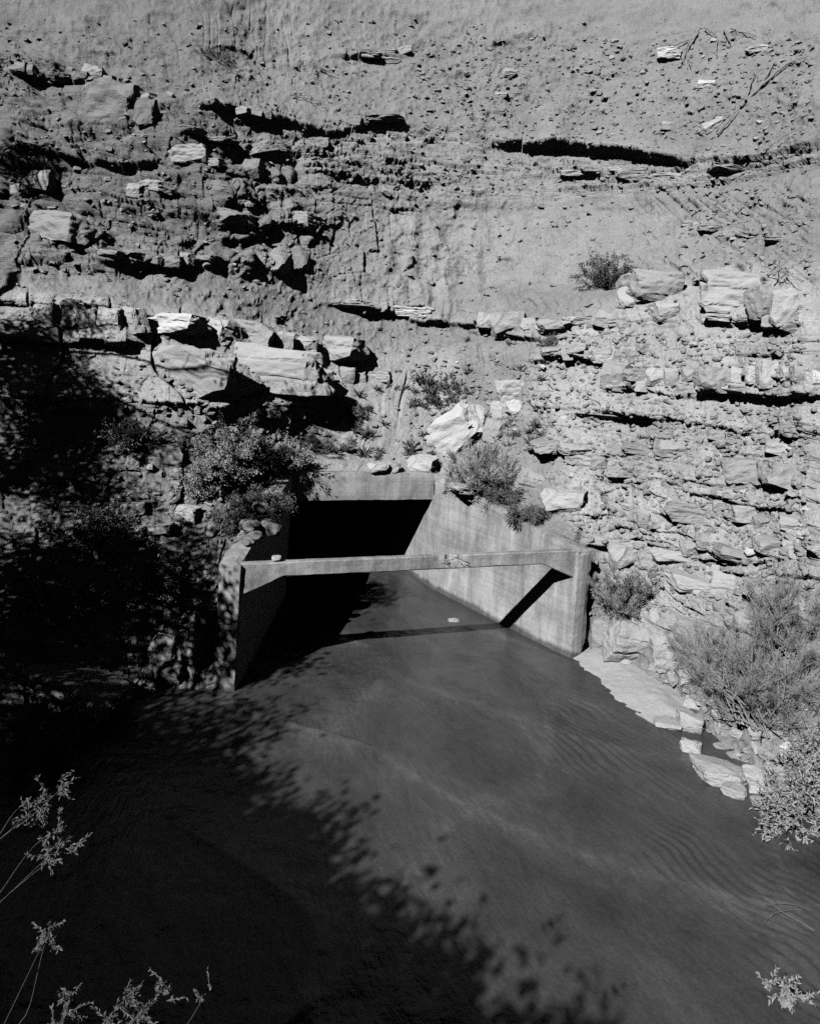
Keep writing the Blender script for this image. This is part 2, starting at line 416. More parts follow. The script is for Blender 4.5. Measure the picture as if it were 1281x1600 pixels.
# chunky beds, upper left
o1, j1, t1, f1 = blocks(1.15, 1.9, 1, .04)
o2, j2, t2, f2 = blocks(.42, .62, 2, .04)
o3, j3, t3, f3 = blocks(.16, .42, 3, .03, .2)
w = zone('chunk')
bil = np.abs(fbm2(A * .62, Z * .8, 3, 22)) ** .8; bil2 = np.abs(fbm2(A * 1.7, Z * 2.1, 3, 23)) ** .8
D += w * (.75 * (bil - .3) + .16 * (bil2 - .3)) * sstep(560, 440, U)
D += w * (.46 * (o1 - .45) * (.45 + .55 * sstep(.0, .5, f1)) + .19 * (o2 - .4) + .09 * o3 - .06 * j1 - .06 * j2 + .2 * np.abs(mid) + .05 * np.abs(fine))
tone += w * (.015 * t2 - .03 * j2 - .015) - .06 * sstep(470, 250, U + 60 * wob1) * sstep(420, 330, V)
rockw = w * .7
# columns below
w = zone('columns', 22) * (1 - zone('chunk') * .5)
o4, j4, t4, _ = blocks(1.0, .8, 4)
D += w * (.4 * (o4 - .5) - .05 * j4); tone += .012 * w
# thin plates under the overhang
w = zone('plates', 12)
o5, j5, t5, f5 = blocks(.13, .75, 5, 0, .25)
o6, j6, t6, f6 = blocks(.42, 1.5, 6, 0, .25)
D += w * (.40 * (o5 - .5) + .5 * (o6 - .55) - .05 * j5 - .12 + .14 * np.abs(fine)) * (.5 + .7 * sstep(-.3, .3, fbm2(A * .5, Z * 1.2, 3, 52))); tone += w * (.03 * t5 + .02 * t6 + .05)
rockw = np.maximum(rockw, w)
# left massive ledge
w = zone('ledge_left', 14)
o7, j7, t7, f7 = blocks(1.5, 2.2, 7, .02, .2)
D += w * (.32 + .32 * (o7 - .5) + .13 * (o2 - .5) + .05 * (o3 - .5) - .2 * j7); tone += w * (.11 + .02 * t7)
rockw = np.maximum(rockw, w * .8)
# right hand slope: beds and talus
w = zone('right', 26)
o8, j8, t8, f8 = blocks(.30, .75, 8, -.03, .3)
o9, j9, t9, f9 = blocks(.85, 1.3, 9, -.03, .3)
talus = sstep(-.25, .35, fbm2(A * .5, Z * .6, 3, 21))
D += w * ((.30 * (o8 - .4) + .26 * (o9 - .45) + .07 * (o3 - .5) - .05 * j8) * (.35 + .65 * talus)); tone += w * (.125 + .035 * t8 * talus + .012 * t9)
rockw = np.maximum(rockw, w * (.3 + .6 * talus))
w = zone('face', 16)
o10, j10, t10, f10 = blocks(1.0, 1.25, 10, -.06, .5)
D += w * (.45 * (o10 - .45) + .12 * (o8 - .5) - .12 * j10); tone += w * (.03 + .03 * t10)
# shaded left slope: rubble
w = zone('leftslope', 20)
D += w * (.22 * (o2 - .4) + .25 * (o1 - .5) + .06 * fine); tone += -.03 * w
rockw = np.maximum(rockw, .4 * w)
# soil: rills down the slope
soil = np.clip(1 - rockw * 1.4, 0, 1)
rl = fbm2(A * .5, Z * .35, 3, 33); rill = np.abs(vn2(A * 1.7 + 1.3 * rl, Z * .3, 30)); rill2 = np.abs(vn2(A * 4.2 + 1.6 * rl, Z * .6, 31)); rpat = sstep(-.3, .3, fbm2(A * .4, Z * .4, 2, 34))
topl = sstep(200, 60, V) * sstep(520, 380, U)
gul = sstep(440, 490, V) * sstep(720, 640, V) * sstep(480, 540, U) * sstep(860, 780, U)
D += soil * rpat * (-.07 * (1 - sstep(0, .35, rill)) * (.25 + .7 * topl + .9 * gul) - .035 * (1 - sstep(0, .4, rill2)) * (.2 + topl + gul))
clod = fbm2(A * 6.5, Z * 6.5, 2, 35); lump = fbm2(A * 1.6, Z * 2.0, 3, 36)
D += (.12 + .88 * soil) * (.06 * np.maximum(0, clod - .10) + .03 * clod + .09 * lump * rpat)
scar = sstep(.25, .5, fbm2(A * .7, Z * .9, 4, 37)) * soil
D -= scar * (.10 + .10 * np.abs(fine)); tone -= .015 * scar
w = zone('topright', 30)
D += w * (.035 * np.maximum(0, fbm2(A * 5, Z * 5, 3, 40)) + .05 * fine + .05 * np.maximum(0, vn2(A * 2.6, Z * 3.6, 41) - .35) * 3); tone += -.012 * w
w = zone('flute', 20)
D += w * (.16 * (vn2(A * 2.6, Z * .9, 50)) - .06 * np.abs(fine)); tone += .02 * w
# smooth soft-shale hollow to the right of centre
w = sstep(300, 330, V) * sstep(470, 430, V) * sstep(600, 700, U) * sstep(1250, 1100, U)
D -= w * .35
tone += w * .035

w = sstep(535, 560, V) * sstep(470, 520, U) * sstep(740, 690, U)
D = D * (1 - .6 * w); tone += .095 * w
fanr = np.abs(vn2(A * 1.5 + .55 * (Z - 3) * np.sign(A - arc[i5 + (i12 - i5) // 2]) * .5 + .4 * rl, Z * .25, 53))
D -= w * .11 * (1 - sstep(0, .28, fanr)) * sstep(690, 600, V)
w = sstep(285, 320, V) * sstep(480, 420, V) * sstep(930, 1050, U)
D -= w * (.10 * (1 - sstep(0, .3, np.abs(vn2((A + .9 * Z) * 1.5 + .5 * rl, Z * .2, 54)))) + .05 * (1 - sstep(0, .4, np.abs(vn2((A + .9 * Z) * 4 + .6 * rl, Z * .3, 55)))))
# named ledges: lip line (in image pixels), thickness above the lip, how far it stands out, undercut below
def ledge(pts, thick, stand, under, rag=.35, tn=0., seed=60, below=2.2):
    global D, tone, rockw
    xs = [p[0] for p in pts]; ys = [p[1] for p in pts]
    xx = A * (1.15 + .25 * (seed % 4)) + seed + .3 * vn2(A * .9, A * 0 + seed, 7); cell = np.floor(xx); rr = hash2(cell, cell * 0 + seed, seed)
    lip = np.interp(UW, xs, ys) + 7 * vn2(A * .8, A * 0 + seed, seed) + 1.5 * vn2(A * 3.1, A * 0 + seed, seed + 1) + 8 * (hash2(cell, cell * 0 + 3, seed + 1) - .5) * min(1, thick / 20)
    m = sstep(xs[0] - 12, xs[0] + 40, UW) * sstep(xs[-1] + 12, xs[-1] - 40, UW)
    pres = sstep(-.45, .1, vn2(A * .42, A * 0 + seed, seed + 4) + .25) * .75 + .25
    q = (lip - V) / thick                                   # 0 at the lip, 1 at the top of the ledge
    st = stand * (1 - rag + rag * 2 * rr) * pres * (.85 + .5 * mid)
    tw = max(.08, 7 / thick)
    up = sstep(-tw, .02, q) * np.exp(-np.maximum(q, 0) / .9)
    dn = sstep(-below - tw, -tw * 1.6, q) * (1 - sstep(-tw, .02, q)) * pres
    D += m * (st * up - under * dn)
    tone += m * up * (tn + .03 * (rr - .5)); rockw = np.maximum(rockw, m * up * .7)
ledge([(-200, 232), (20, 240), (120, 255), (250, 262)], 40, .35, .12, .7, 0, 61, 1.2)
ledge([(300, 168), (350, 172), (430, 190), (520, 200), (630, 185)], 18, .3, .15, .6, .01, 62)
ledge([(760, 219), (810, 222), (870, 220), (950, 229), (1080, 241)], 15, .42, .42, .3, .03, 63, 2.0)
ledge([(1080, 241), (1160, 240), (1240, 215), (1400, 200)], 14, .12, .08, .5, .01, 64)
ledge([(230, 330), (300, 338), (380, 340), (485, 352)], 26, .25, .12, .6, 0, 65)
ledge([(140, 405), (340, 415)], 22, .28, .15, .6, 0, 66)
ledge([(490, 473), (600, 484), (650, 499), (740, 505), (800, 522), (850, 527), (950, 512)], 20, .26, .12, .6, .08, 67, 1.3)
ledge([(930, 612), (1000, 607), (1100, 612), (1260, 618), (1400, 620)], 36, .22, .09, .95, .05, 68, .6)
ledge([(820, 556), (990, 560)], 18, .25, .15, .6, .03, 69)
ledge([(940, 648), (1035, 652)], 10, .22, .25, .3, 0, 70, 2)
ledge([(820, 700), (900, 705), (980, 712)], 16, .28, .2, .5, .02, 71, 1.6)
ledge([(1090, 500), (1240, 505), (1400, 500)], 34, .25, .10, .6, .03, 72, .7)
ledge([(1000, 845), (1120, 858), (1260, 880), (1400, 890)], 36, .28, .15, .6, .03, 73, .7)
ledge([(1060, 350), (1150, 362), (1180, 368)], 10, .2, .15, .4, 0, 74)
ledge([(-200, 535), (60, 535), (230, 545)], 80, .4, .12, .3, 0, 75, .6)
ledge([(230, 632), (330, 640), (400, 608), (470, 606)], 70, .2, .12, .3, .03, 76, .3)
ledge([(20, 118), (130, 130), (240, 160)], 22, .3, .2, .6, 0, 77)
ledge([(960, 800), (1100, 800), (1260, 790)], 16, .2, .12, .6, 0, 78, 1.0)
ledge([(520, 80), (640, 84)], 10, .2, .15, .5, 0, 79)

# keep the ground calm where it meets the water, the walls and the headwall
rows = np.arange(nrow)[None, :]
calm = sstep(0, 26, rows) * np.ones((ncol, 1))
portal = np.zeros((ncol, 1)); portal[i5:i12 + 1] = 1
near = np.exp(-((rows / 60.) ** 2)) * portal
D = np.where(D > 0, D * (1 - .92 * near), D * (1 - .6 * near)) * (.12 + .88 * calm)
P = B + NH * D[..., None]
tone = np.clip(tone, .12, .62)
idx = np.arange(ncol * nrow).reshape(ncol, nrow)
Fq = np.stack([idx[:-1, :-1], idx[:-1, 1:], idx[1:, 1:], idx[1:, :-1]], -1).reshape(-1, 4)
v = np.cross(P[1:2, :][0, nrow // 2] - P[0, nrow // 2], P[0, nrow // 2 + 1] - P[0, nrow // 2])
me = mesh_from('cliff', P, Fq, True, MAT_CLIFF)
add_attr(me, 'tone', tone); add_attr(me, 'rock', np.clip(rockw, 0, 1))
cliff = tag(obj('cliff', me), 'bedded shale and soil cliff around the tunnel mouth', kind='structure')
print('cliff', ncol, nrow, 'tris', len(Fq) * 2, round(time.time() - T0, 1))

# where does an image pixel land on the finished cliff
Pf = P.reshape(-1, 3); Nf = N.reshape(-1, 3)
pu, pv, pd = project(Pf)
ok = (pd > 2) & (pu > -250) & (pu < 1530) & (pv > -220) & (pv < 1500)
ids = np.nonzero(ok)[0]
gx = ((pu[ids] + 252) / 3).astype(int); gy = ((pv[ids] + 222) / 3).astype(int)
order = np.argsort(-pd[ids])
GRID = np.full((600, 580), -1, np.int64); GRID[gx[order], gy[order]] = ids[order]
def pixel_hit(px, py):
    cx, cy = int((px + 252) / 3), int((py + 222) / 3)
    for r in range(0, 14):
        sub = GRID[max(0, cx - r):cx + r + 1, max(0, cy - r):cy + r + 1]
        s = sub[sub >= 0]
        if len(s):
            i = s[np.argmin(pd[s])]; return Pf[i].copy(), Nf[i].copy(), pd[i]
    p = at(px, py, 18); return p, np.array([0, -1, 0.]), 18.

# ------------------------------------------------------------------ water and sand
xs = np.concatenate([np.arange(-13, -4, .3), np.arange(-4, 6.5, .03), np.arange(6.5, 12.01, .3)]); ys = np.concatenate([np.arange(-40, 6, 1.), np.arange(6, 18, .035), np.arange(18, 34.01, .4)])
WX, WY = np.meshgrid(xs, ys, indexing='ij')
WP = np.stack([WX, WY, np.zeros_like(WX)], -1)
src = PL(.3, 12.5)
ang = np.arctan2(WX - src[0], -(WY - src[1])); rad = np.hypot(WX - src[0], WY - src[1])
bend = .018 * np.maximum(0, rad - 11) ** 1.6 / np.maximum(rad, 1)
fu = (ang - bend) * 14; fv = rad
wu, wv_, wd = project(WP)
rip = sstep(-70, 60, polysd(np.where(wd > 1, wu, -900), wv_, [(760, 1000), (900, 1040), (1080, 1190), (1300, 1300), (1300, 1600), (1130, 1480), (960, 1270), (840, 1130)]))
rip = rip * (.6 + .4 * vn2(WX * .6, WY * .6, 77))
rdg = lambda q: (1 - np.abs(np.sin(q))) ** 5
chev = (rdg(fu * .8 + fv * .55 + .8 * vn2(fu * .4, fv * .4, 83)) + rdg(fu * .8 - fv * .55 + .8 * vn2(fu * .4, fv * .4, 84))) * sstep(-.3, .4, vn2(fu * .3, fv * .3, 85))
WP[..., 2] = .030 * chev + .010 * fbm2(WX * 4.2, WY * 4.2, 4, 86) + .010 * fbm2(fu * .9, fv * .45, 4, 80) + .036 * rip * np.sin(fu * 46 + 16 * fbm2(fu * .6, fv * .5, 4, 81)) * (.5 + .5 * vn2(fu * 1.5, fv * .8, 82))
wi = np.arange(WX.size).reshape(WX.shape)
me = mesh_from('water', WP, np.stack([wi[:-1, :-1], wi[1:, :-1], wi[1:, 1:], wi[:-1, 1:]], -1).reshape(-1, 4), True, MAT_WATER)
uvl = me.uv_layers.new(name='flow'); li = np.empty(len(me.loops), np.int32); me.loops.foreach_get('vertex_index', li)
uvl.data.foreach_set('uv', np.stack([fu.ravel()[li], fv.ravel()[li]], -1).astype(np.float32).ravel())
add_attr(me, 'ripple', rip); add_attr(me, 'crest', chev)
tag(obj('water', me), kind='structure')

xs = np.arange(3.2, 6.8, .04); ys = np.arange(12.6, 17.4, .04)
SX, SY = np.meshgrid(xs, ys, indexing='ij')
spit = [tuple(atz(*q, 0)[:2]) for q in [(880, 1022), (925, 985), (1000, 1020), (1085, 1085), (1085, 1135), (1015, 1126), (965, 1092), (935, 1058)]]
sd = polysd(SX + .08 * fbm2(SX * 3, SY * 3, 3, 90), SY + .08 * fbm2(SX * 3, SY * 3, 3, 91), spit)
SZ = np.clip(sd * .2 + .01, -.5, .13) + .018 * fbm2(SX * 5, SY * 5, 4, 92)
si = np.arange(SX.size).reshape(SX.shape)
me = mesh_from('sand_bank', np.stack([SX, SY, SZ], -1), np.stack([si[:-1, :-1], si[1:, :-1], si[1:, 1:], si[:-1, 1:]], -1).reshape(-1, 4), True, MAT_SAND)
tag(obj('sand_bank', me), kind='structure')

# the bluff the photographer stands on, at the near left
xs = np.arange(-14, 3.6, .12); ys = np.arange(-30, 6.6, .12)
BX, BY = np.meshgrid(xs, ys, indexing='ij')
edge = 3.6 - .55 * np.maximum(0, BX + .5) ** 1.5 + .5 * fbm2(BX * .5, BY * .3, 3, 95) + .22 * np.clip(-BX - 4, 0, 4)
side = np.minimum((edge - BY) * 1.35, (2.6 - BX + .4 * fbm2(BY * .4, BX * .3, 3, 96)) * 1.6)
BZ = np.minimum(side, 4.95 - .36 * np.clip(-BX - 1.2, 0, 7)) ; BZ = np.where(BZ < -1.2, -1.2, BZ) + .12 * fbm2(BX * 1.3, BY * 1.3, 4, 97) - .3
bi = np.arange(BX.size).reshape(BX.shape)
me = mesh_from('near_bank', np.stack([BX, BY, BZ], -1), np.stack([bi[:-1, :-1], bi[1:, :-1], bi[1:, 1:], bi[:-1, 1:]], -1).reshape(-1, 4), True, MAT_CLIFF)
add_attr(me, 'tone', np.full(BX.size, .24)); add_attr(me, 'rock', np.zeros(BX.size))
tag(obj('near_bank', me), kind='structure')
def bank_z(x, y):
    i = int(round((x + 14) / .12)); j = int(round((y + 30) / .12)); return float(BZ[i, j])

# ------------------------------------------------------------------ concrete portal
def hexa(name, c, parent, mat=MAT_CONC, step=.11, wear=.02, amp=.008, seed=0):
    """a cast block from 8 corners (bottom 4 ccw, top 4 ccw): finely cut, slightly uneven, edges knocked about"""
    c = np.array(c, float)
    la = max(np.linalg.norm(c[1] - c[0]), np.linalg.norm(c[2] - c[3])); lb = np.linalg.norm(c[3] - c[0]); lc = np.linalg.norm(c[4] - c[0])
    na, nb, nc = [max(2, min(110, int(l / step))) for l in (la, lb, lc)]
    def tri(a, b, g):
        a = a[..., None]; b = b[..., None]; g = g[..., None]
        bot = (c[0] * (1 - a) + c[1] * a) * (1 - b) + (c[3] * (1 - a) + c[2] * a) * b
        top = (c[4] * (1 - a) + c[5] * a) * (1 - b) + (c[7] * (1 - a) + c[6] * a) * b
        return bot * (1 - g) + top * g
    bm = bmesh.new()
    cen = c.mean(0)
    for ax in range(3):
        dims = [na, nb, nc]; d1, d2 = [d for d in range(3) if d != ax]
        for side in (0, 1):
            p, q = np.meshgrid(np.linspace(0, 1, dims[d1] + 1), np.linspace(0, 1, dims[d2] + 1), indexing='ij')
            co = [None] * 3; co[ax] = np.full_like(p, side); co[d1] = p; co[d2] = q
            X = tri(*co)
            n1 = vn3(X * 2.3, seed)[..., None]; n2 = vn3(X * 9, seed + 3)[..., None]
            dirs = (X - cen); dirs /= np.linalg.norm(dirs, axis=-1)[..., None]
            X = X + dirs * amp * n1 * 1.5 + dirs * amp * .5 * n2
            cnt = sum(((k < 1e-6) | (k > 1 - 1e-6)).astype(int) for k in co)
            we = wear * (.5 + 1.2 * np.clip(vn3(X * 3.1, seed + 7), 0, 1) + .5 * np.clip(vn3(X * 12, seed + 9), 0, 1))
            # edges pull in towards the axis of the block
            inward = np.zeros_like(X)
            axes = [c[1] - c[0], c[3] - c[0], c[4] - c[0]]
            for k in range(3):
                ak = axes[k] / np.linalg.norm(axes[k])
                inward += ((co[k] < 1e-6).astype(float) - (co[k] > 1 - 1e-6).astype(float))[..., None] * ak
            X = X + inward * we[..., None] * (cnt >= 2)[..., None]
            vs = [[bm.verts.new(X[i, j]) for j in range(X.shape[1])] for i in range(X.shape[0])]
            for i in range(X.shape[0] - 1):
                for j in range(X.shape[1] - 1):
                    bm.faces.new((vs[i][j], vs[i+1][j], vs[i+1][j+1], vs[i][j+1]))
    bmesh.ops.remove_doubles(bm, verts=bm.verts, dist=.0005)
    bmesh.ops.recalc_face_normals(bm, faces=bm.faces)
    me = bpy.data.meshes.new(name); bm.to_mesh(me); bm.free(); me.materials.append(mat)
    o = obj(name, me, parent); return o
proot = empty('tunnel_portal', tuple(PL(0, 0, 0)))
tag(proot, 'weathered concrete tunnel portal with flared wing walls, headwall and cross strut', 'tunnel portal')
proot_inv = Matrix.Translation(-Vector(PL(0, 0, 0)))
def under(o):
    o.matrix_parent_inverse = proot_inv; return o
def wall(side, z0=-.8):
    xe, xl = (-HW, -WL2) if side < 0 else (HW, WR2)
    s = side
    i0, i1 = PL(xe, -.10), PL(xl, PLEN)
    t = (i1 - i0); t /= np.linalg.norm(t); n = np.array([t[1], -t[0], 0]) * (1 if s > 0 else -1)
    o0, o1 = i0 + n * WALL_T, i1 + n * WALL_T
    c = []
    for z_e, z_l in ((z0, z0), (ZTOP, ZLT)):
        for p, z in ((i0, z_e), (i1, z_l), (o1, z_l), (o0, z_e)):
            c.append((p[0], p[1], z))
    return under(hexa('wing_wall', c, proot, seed=5 + s, wear=.03))
wall(-1); wall(1)
c = [tuple(PL(x, y, z)) for z in (ZLB, ZLT) for x, y in ((-WL2 - .04, PLEN + .004), (WR2 + .04, PLEN + .004), (WR2 + .04, PLEN + .5), (-WL2 - .04, PLEN + .5))]
under(hexa('headwall', c, proot, seed=11, wear=.015))
# cross strut with haunched ends
def strut():
    d, hd, hl, ts = .288, .626, .813, .17
    prof = [(-HW - .05, ZTOP - .008), (HW + .05, ZTOP - .008), (HW + .01, ZTOP - hd), (HW - hl, ZTOP - d), (-HW + hl, ZTOP - d), (-HW - .01, ZTOP - hd)]
    def up(x): return ZTOP - .008
    def lo(x):
        a = abs(x)
        return ZTOP - d if a < HW - hl else ZTOP - d - (hd - d) * (a - (HW - hl)) / hl
    xs = sorted(set(list(np.linspace(-HW - .03, HW + .03, 110)) + [HW - hl, -HW + hl]))
    bm = bmesh.new(); rings = []
    for x in xs:
        sp = max(0, 1 - abs(x - .62) / .42) * .075 * (1 + .5 * math.sin(x * 23))                # spalled patch
        r = []
        zs = np.linspace(lo(x), up(x), 5)
        w = lambda k: .018 + .02 * max(0, float(vn3(np.array([[x * 3, k, 0.]]), 3)[0])) + .02 * max(0, float(vn3(np.array([[x * 11, k * 2, 0.]]), 4)[0]))
        j = lambda k: .006 * float(vn3(np.array([[x * 6, k * 1.7, 0.]]), 6)[0])
        r.append((x, w(1), zs[0] + j(1))); r.append((x, j(2) * 1, zs[0] + w(2)))
        r.append((x, j(3) + sp * .4, zs[2])); r.append((x, j(4) + sp, zs[3]))
        r.append((x, j(5) + sp, zs[4] - w(5) - sp)); r.append((x, w(6) + sp, zs[4] + j(6)))
        r.append((x, ts - w(7), zs[4] + j(7))); r.append((x, ts + j(8), zs[4] - w(8)))
        r.append((x, ts + j(9), zs[0] + w(9))); r.append((x, ts - w(10), zs[0] + j(10)))
        rings.append([bm.verts.new(PL(*p)) for p in r])
    n = len(rings[0])
    for a, b in zip(rings[:-1], rings[1:]):
        for k in range(n): bm.faces.new((a[k], b[k], b[(k+1) % n], a[(k+1) % n]))
    bm.faces.new(rings[0]); bm.faces.new(rings[-1])
    bmesh.ops.recalc_face_normals(bm, faces=bm.faces)
    me = bpy.data.meshes.new('cross_strut'); bm.to_mesh(me); bm.free(); me.materials.append(MAT_CONC)
    return under(obj('cross_strut', me, proot))
strut()
# tunnel lining running back into the hill
for nm, q in (('tunnel_wall', ((-WL2 - .4, PLEN + .01), (-WL2, PLEN + .01), (-WL2, PLEN + 13), (-WL2 - .4, PLEN + 13))),
              ('tunnel_wall', ((WR2, PLEN + .01), (WR2 + .4, PLEN + .01), (WR2 + .4, PLEN + 13), (WR2, PLEN + 13)))):
    under(hexa(nm, [tuple(PL(x, y, z)) for z in (-.8, ZLB + .05) for x, y in q], proot, step=.5, seed=21))
under(hexa('tunnel_roof', [tuple(PL(x, y, z)) for z in (ZLB + .06, ZLB + .45) for x, y in ((-WL2 - .4, PLEN + .52), (WR2 + .4, PLEN + .52), (WR2 + .4, PLEN + 13), (-WL2 - .4, PLEN + 13))], proot, step=.5, seed=22))
under(hexa('tunnel_light_stop', [tuple(PL(x, y, z)) for z in (-.8, ZLB + .5) for x, y in ((-WL2 - .4, PLEN + 13.02), (WR2 + .4, PLEN + 13.02), (WR2 + .4, PLEN + 13.3), (-WL2 - .4, PLEN + 13.3))], proot, step=.5, seed=23))  # unseen end panel, added to keep daylight out of the tunnel
print('portal', round(time.time() - T0, 1))

# ------------------------------------------------------------------ rocks
def rock_mesh(name, kind, seed, detail=0):
    """a joint block knocked into shape: a skewed box with its corners and edges struck off, then roughened"""
    r = random.Random(seed); bm = bmesh.new()
    bmesh.ops.create_cube(bm, size=1.0)
    j = {'block': .17, 'slab': .17, 'boulder': .05, 'shard': .2}[kind]
    for v in bm.verts: v.co += Vector((r.uniform(-j, j), r.uniform(-j, j), r.uniform(-j, j) * .7))
    ncut = {'block': 10, 'slab': 9, 'boulder': 30, 'shard': 6}[kind]
    for _ in range(ncut):
        n = Vector((r.gauss(0, 1), r.gauss(0, 1), r.gauss(0, 1) * (.8 if kind != 'boulder' else 1))).normalized()
        sup = .5 * (abs(n.x) + abs(n.y) + abs(n.z))
        d = {'block': r.uniform(.68, .93), 'slab': r.uniform(.64, .93), 'boulder': r.uniform(.66, .82), 'shard': r.uniform(.6, .9)}[kind] * sup
        bmesh.ops.bisect_plane(bm, geom=list(bm.verts) + list(bm.edges) + list(bm.faces), plane_co=n * d, plane_no=n, clear_outer=True)
        cos = [v.co.copy() for v in bm.verts]; bm.free(); bm = bmesh.new()
        for co in cos: bm.verts.new(co)
        bmesh.ops.remove_doubles(bm, verts=bm.verts, dist=.004)
        h = bmesh.ops.convex_hull(bm, input=bm.verts)
        junk = [g for g in h['geom_interior'] + h['geom_unused'] if isinstance(g, bmesh.types.BMVert)]
        if junk: bmesh.ops.delete(bm, geom=list(set(junk)), context='VERTS')
    bmesh.ops.triangulate(bm, faces=bm.faces)
    lim = 9 if detail < 0 else .17 if not detail else .10
    for _ in range(4):
        es = [e for e in bm.edges if e.calc_length() > lim]
        if not es: break
        bmesh.ops.subdivide_edges(bm, edges=es, cuts=1); bmesh.ops.triangulate(bm, faces=[f for f in bm.faces if len(f.verts) > 3])
    bm.normal_update()
    C = np.array([v.co for v in bm.verts]); Nn = np.array([v.normal for v in bm.verts])
    d = .045 * vn3(C * 2.6 + seed, 1) + .035 * vn3(C * 6 + seed, 2) + .022 * vn3(C * 13 + seed, 3)
    zb = (C[:, 2] + .05 * vn3(C * 2.5 + seed, 5)) * {'block': 2.6, 'slab': 2.2, 'boulder': .8, 'shard': 1.5}[kind] + seed * .37
    d -= .03 * (np.abs(zb % 1 - .5) < .06) * (vn3(C * 1.7 + seed, 8) > -.1)
    for v, nn, x in zip(bm.verts, Nn, d): v.co += Vector(nn * x)
    bmesh.ops.recalc_face_normals(bm, faces=bm.faces)
    me = bpy.data.meshes.new(name); bm.to_mesh(me); bm.free()
    return me
VARI = {}; GEOM = {}
def variant(kind, mat, k, detail=0):
    key = (kind, mat.name, k, detail)
    if key not in VARI:
        gk = (kind, k, detail)
        if gk not in GEOM: GEOM[gk] = rock_mesh('rock_' + kind, kind, 100 + k * 17 + len(kind) * 1000, detail)
        me = GEOM[gk].copy(); me.materials.append(mat); VARI[key] = me
    return VARI[key]
def place_rock(o, pos, sx, sy, sz, yaw, tilt=(0, 0), size_vec=None):
    o.location = pos; o.scale = (sx, sy, sz)
    o.rotation_euler = (tilt[0], tilt[1], yaw)
RR = random.Random(5)
def rock(name, px, py, w, h, kind='boulder', mat=None, parent=None, k=None, roll=0, depth=.8, bury=.15, detail=0, pos=None):
    """a rock whose middle stands where an image pixel lands; w and h in pixels"""
    if pos is None:
        p, n, d = pixel_hit(px, py)
    else:
        p = np.array(pos); n = np.array([0, -1, .4]); d = (p - EYE) @ FWD
    sx, sz = w * d / FPX * 1.12, h * d / FPX * 1.12
    sy = max(min(sx, 1.5) * depth, sz * .6)
    nh = np.array([n[0], n[1], 0]); nh /= np.linalg.norm(nh) + 1e-6
    if pos is None:
        # seat the rock on the ground that lies behind it, its face a little proud of the highest bump
        q = [float((pixel_hit(px + a * w, py + b * h)[0] - p) @ nh) for a, b in ((0, 0), (-.4, 0), (.4, 0), (-.3, -.4), (.3, -.4), (-.3, .4), (.3, .4))]
        q = np.clip(q, -.7, .45); sy = max(sy, (max(q) - np.median(q)) * 1.2 + .25 * sy)
        p = p + nh * (max(q) + sy * (.10 if parent is not None else .22) - .5 * sy)
    me = variant(kind, mat or MAT_ROCK, RR.randrange(7) if k is None else k, detail)
    o = obj(name, me, parent)
    yaw = -.2 + RR.uniform(-.45, .45)
    place_rock(o, p, sx, sy, sz, yaw, (RR.uniform(-.2, .2), roll + RR.uniform(-.1, .1)))
    return o
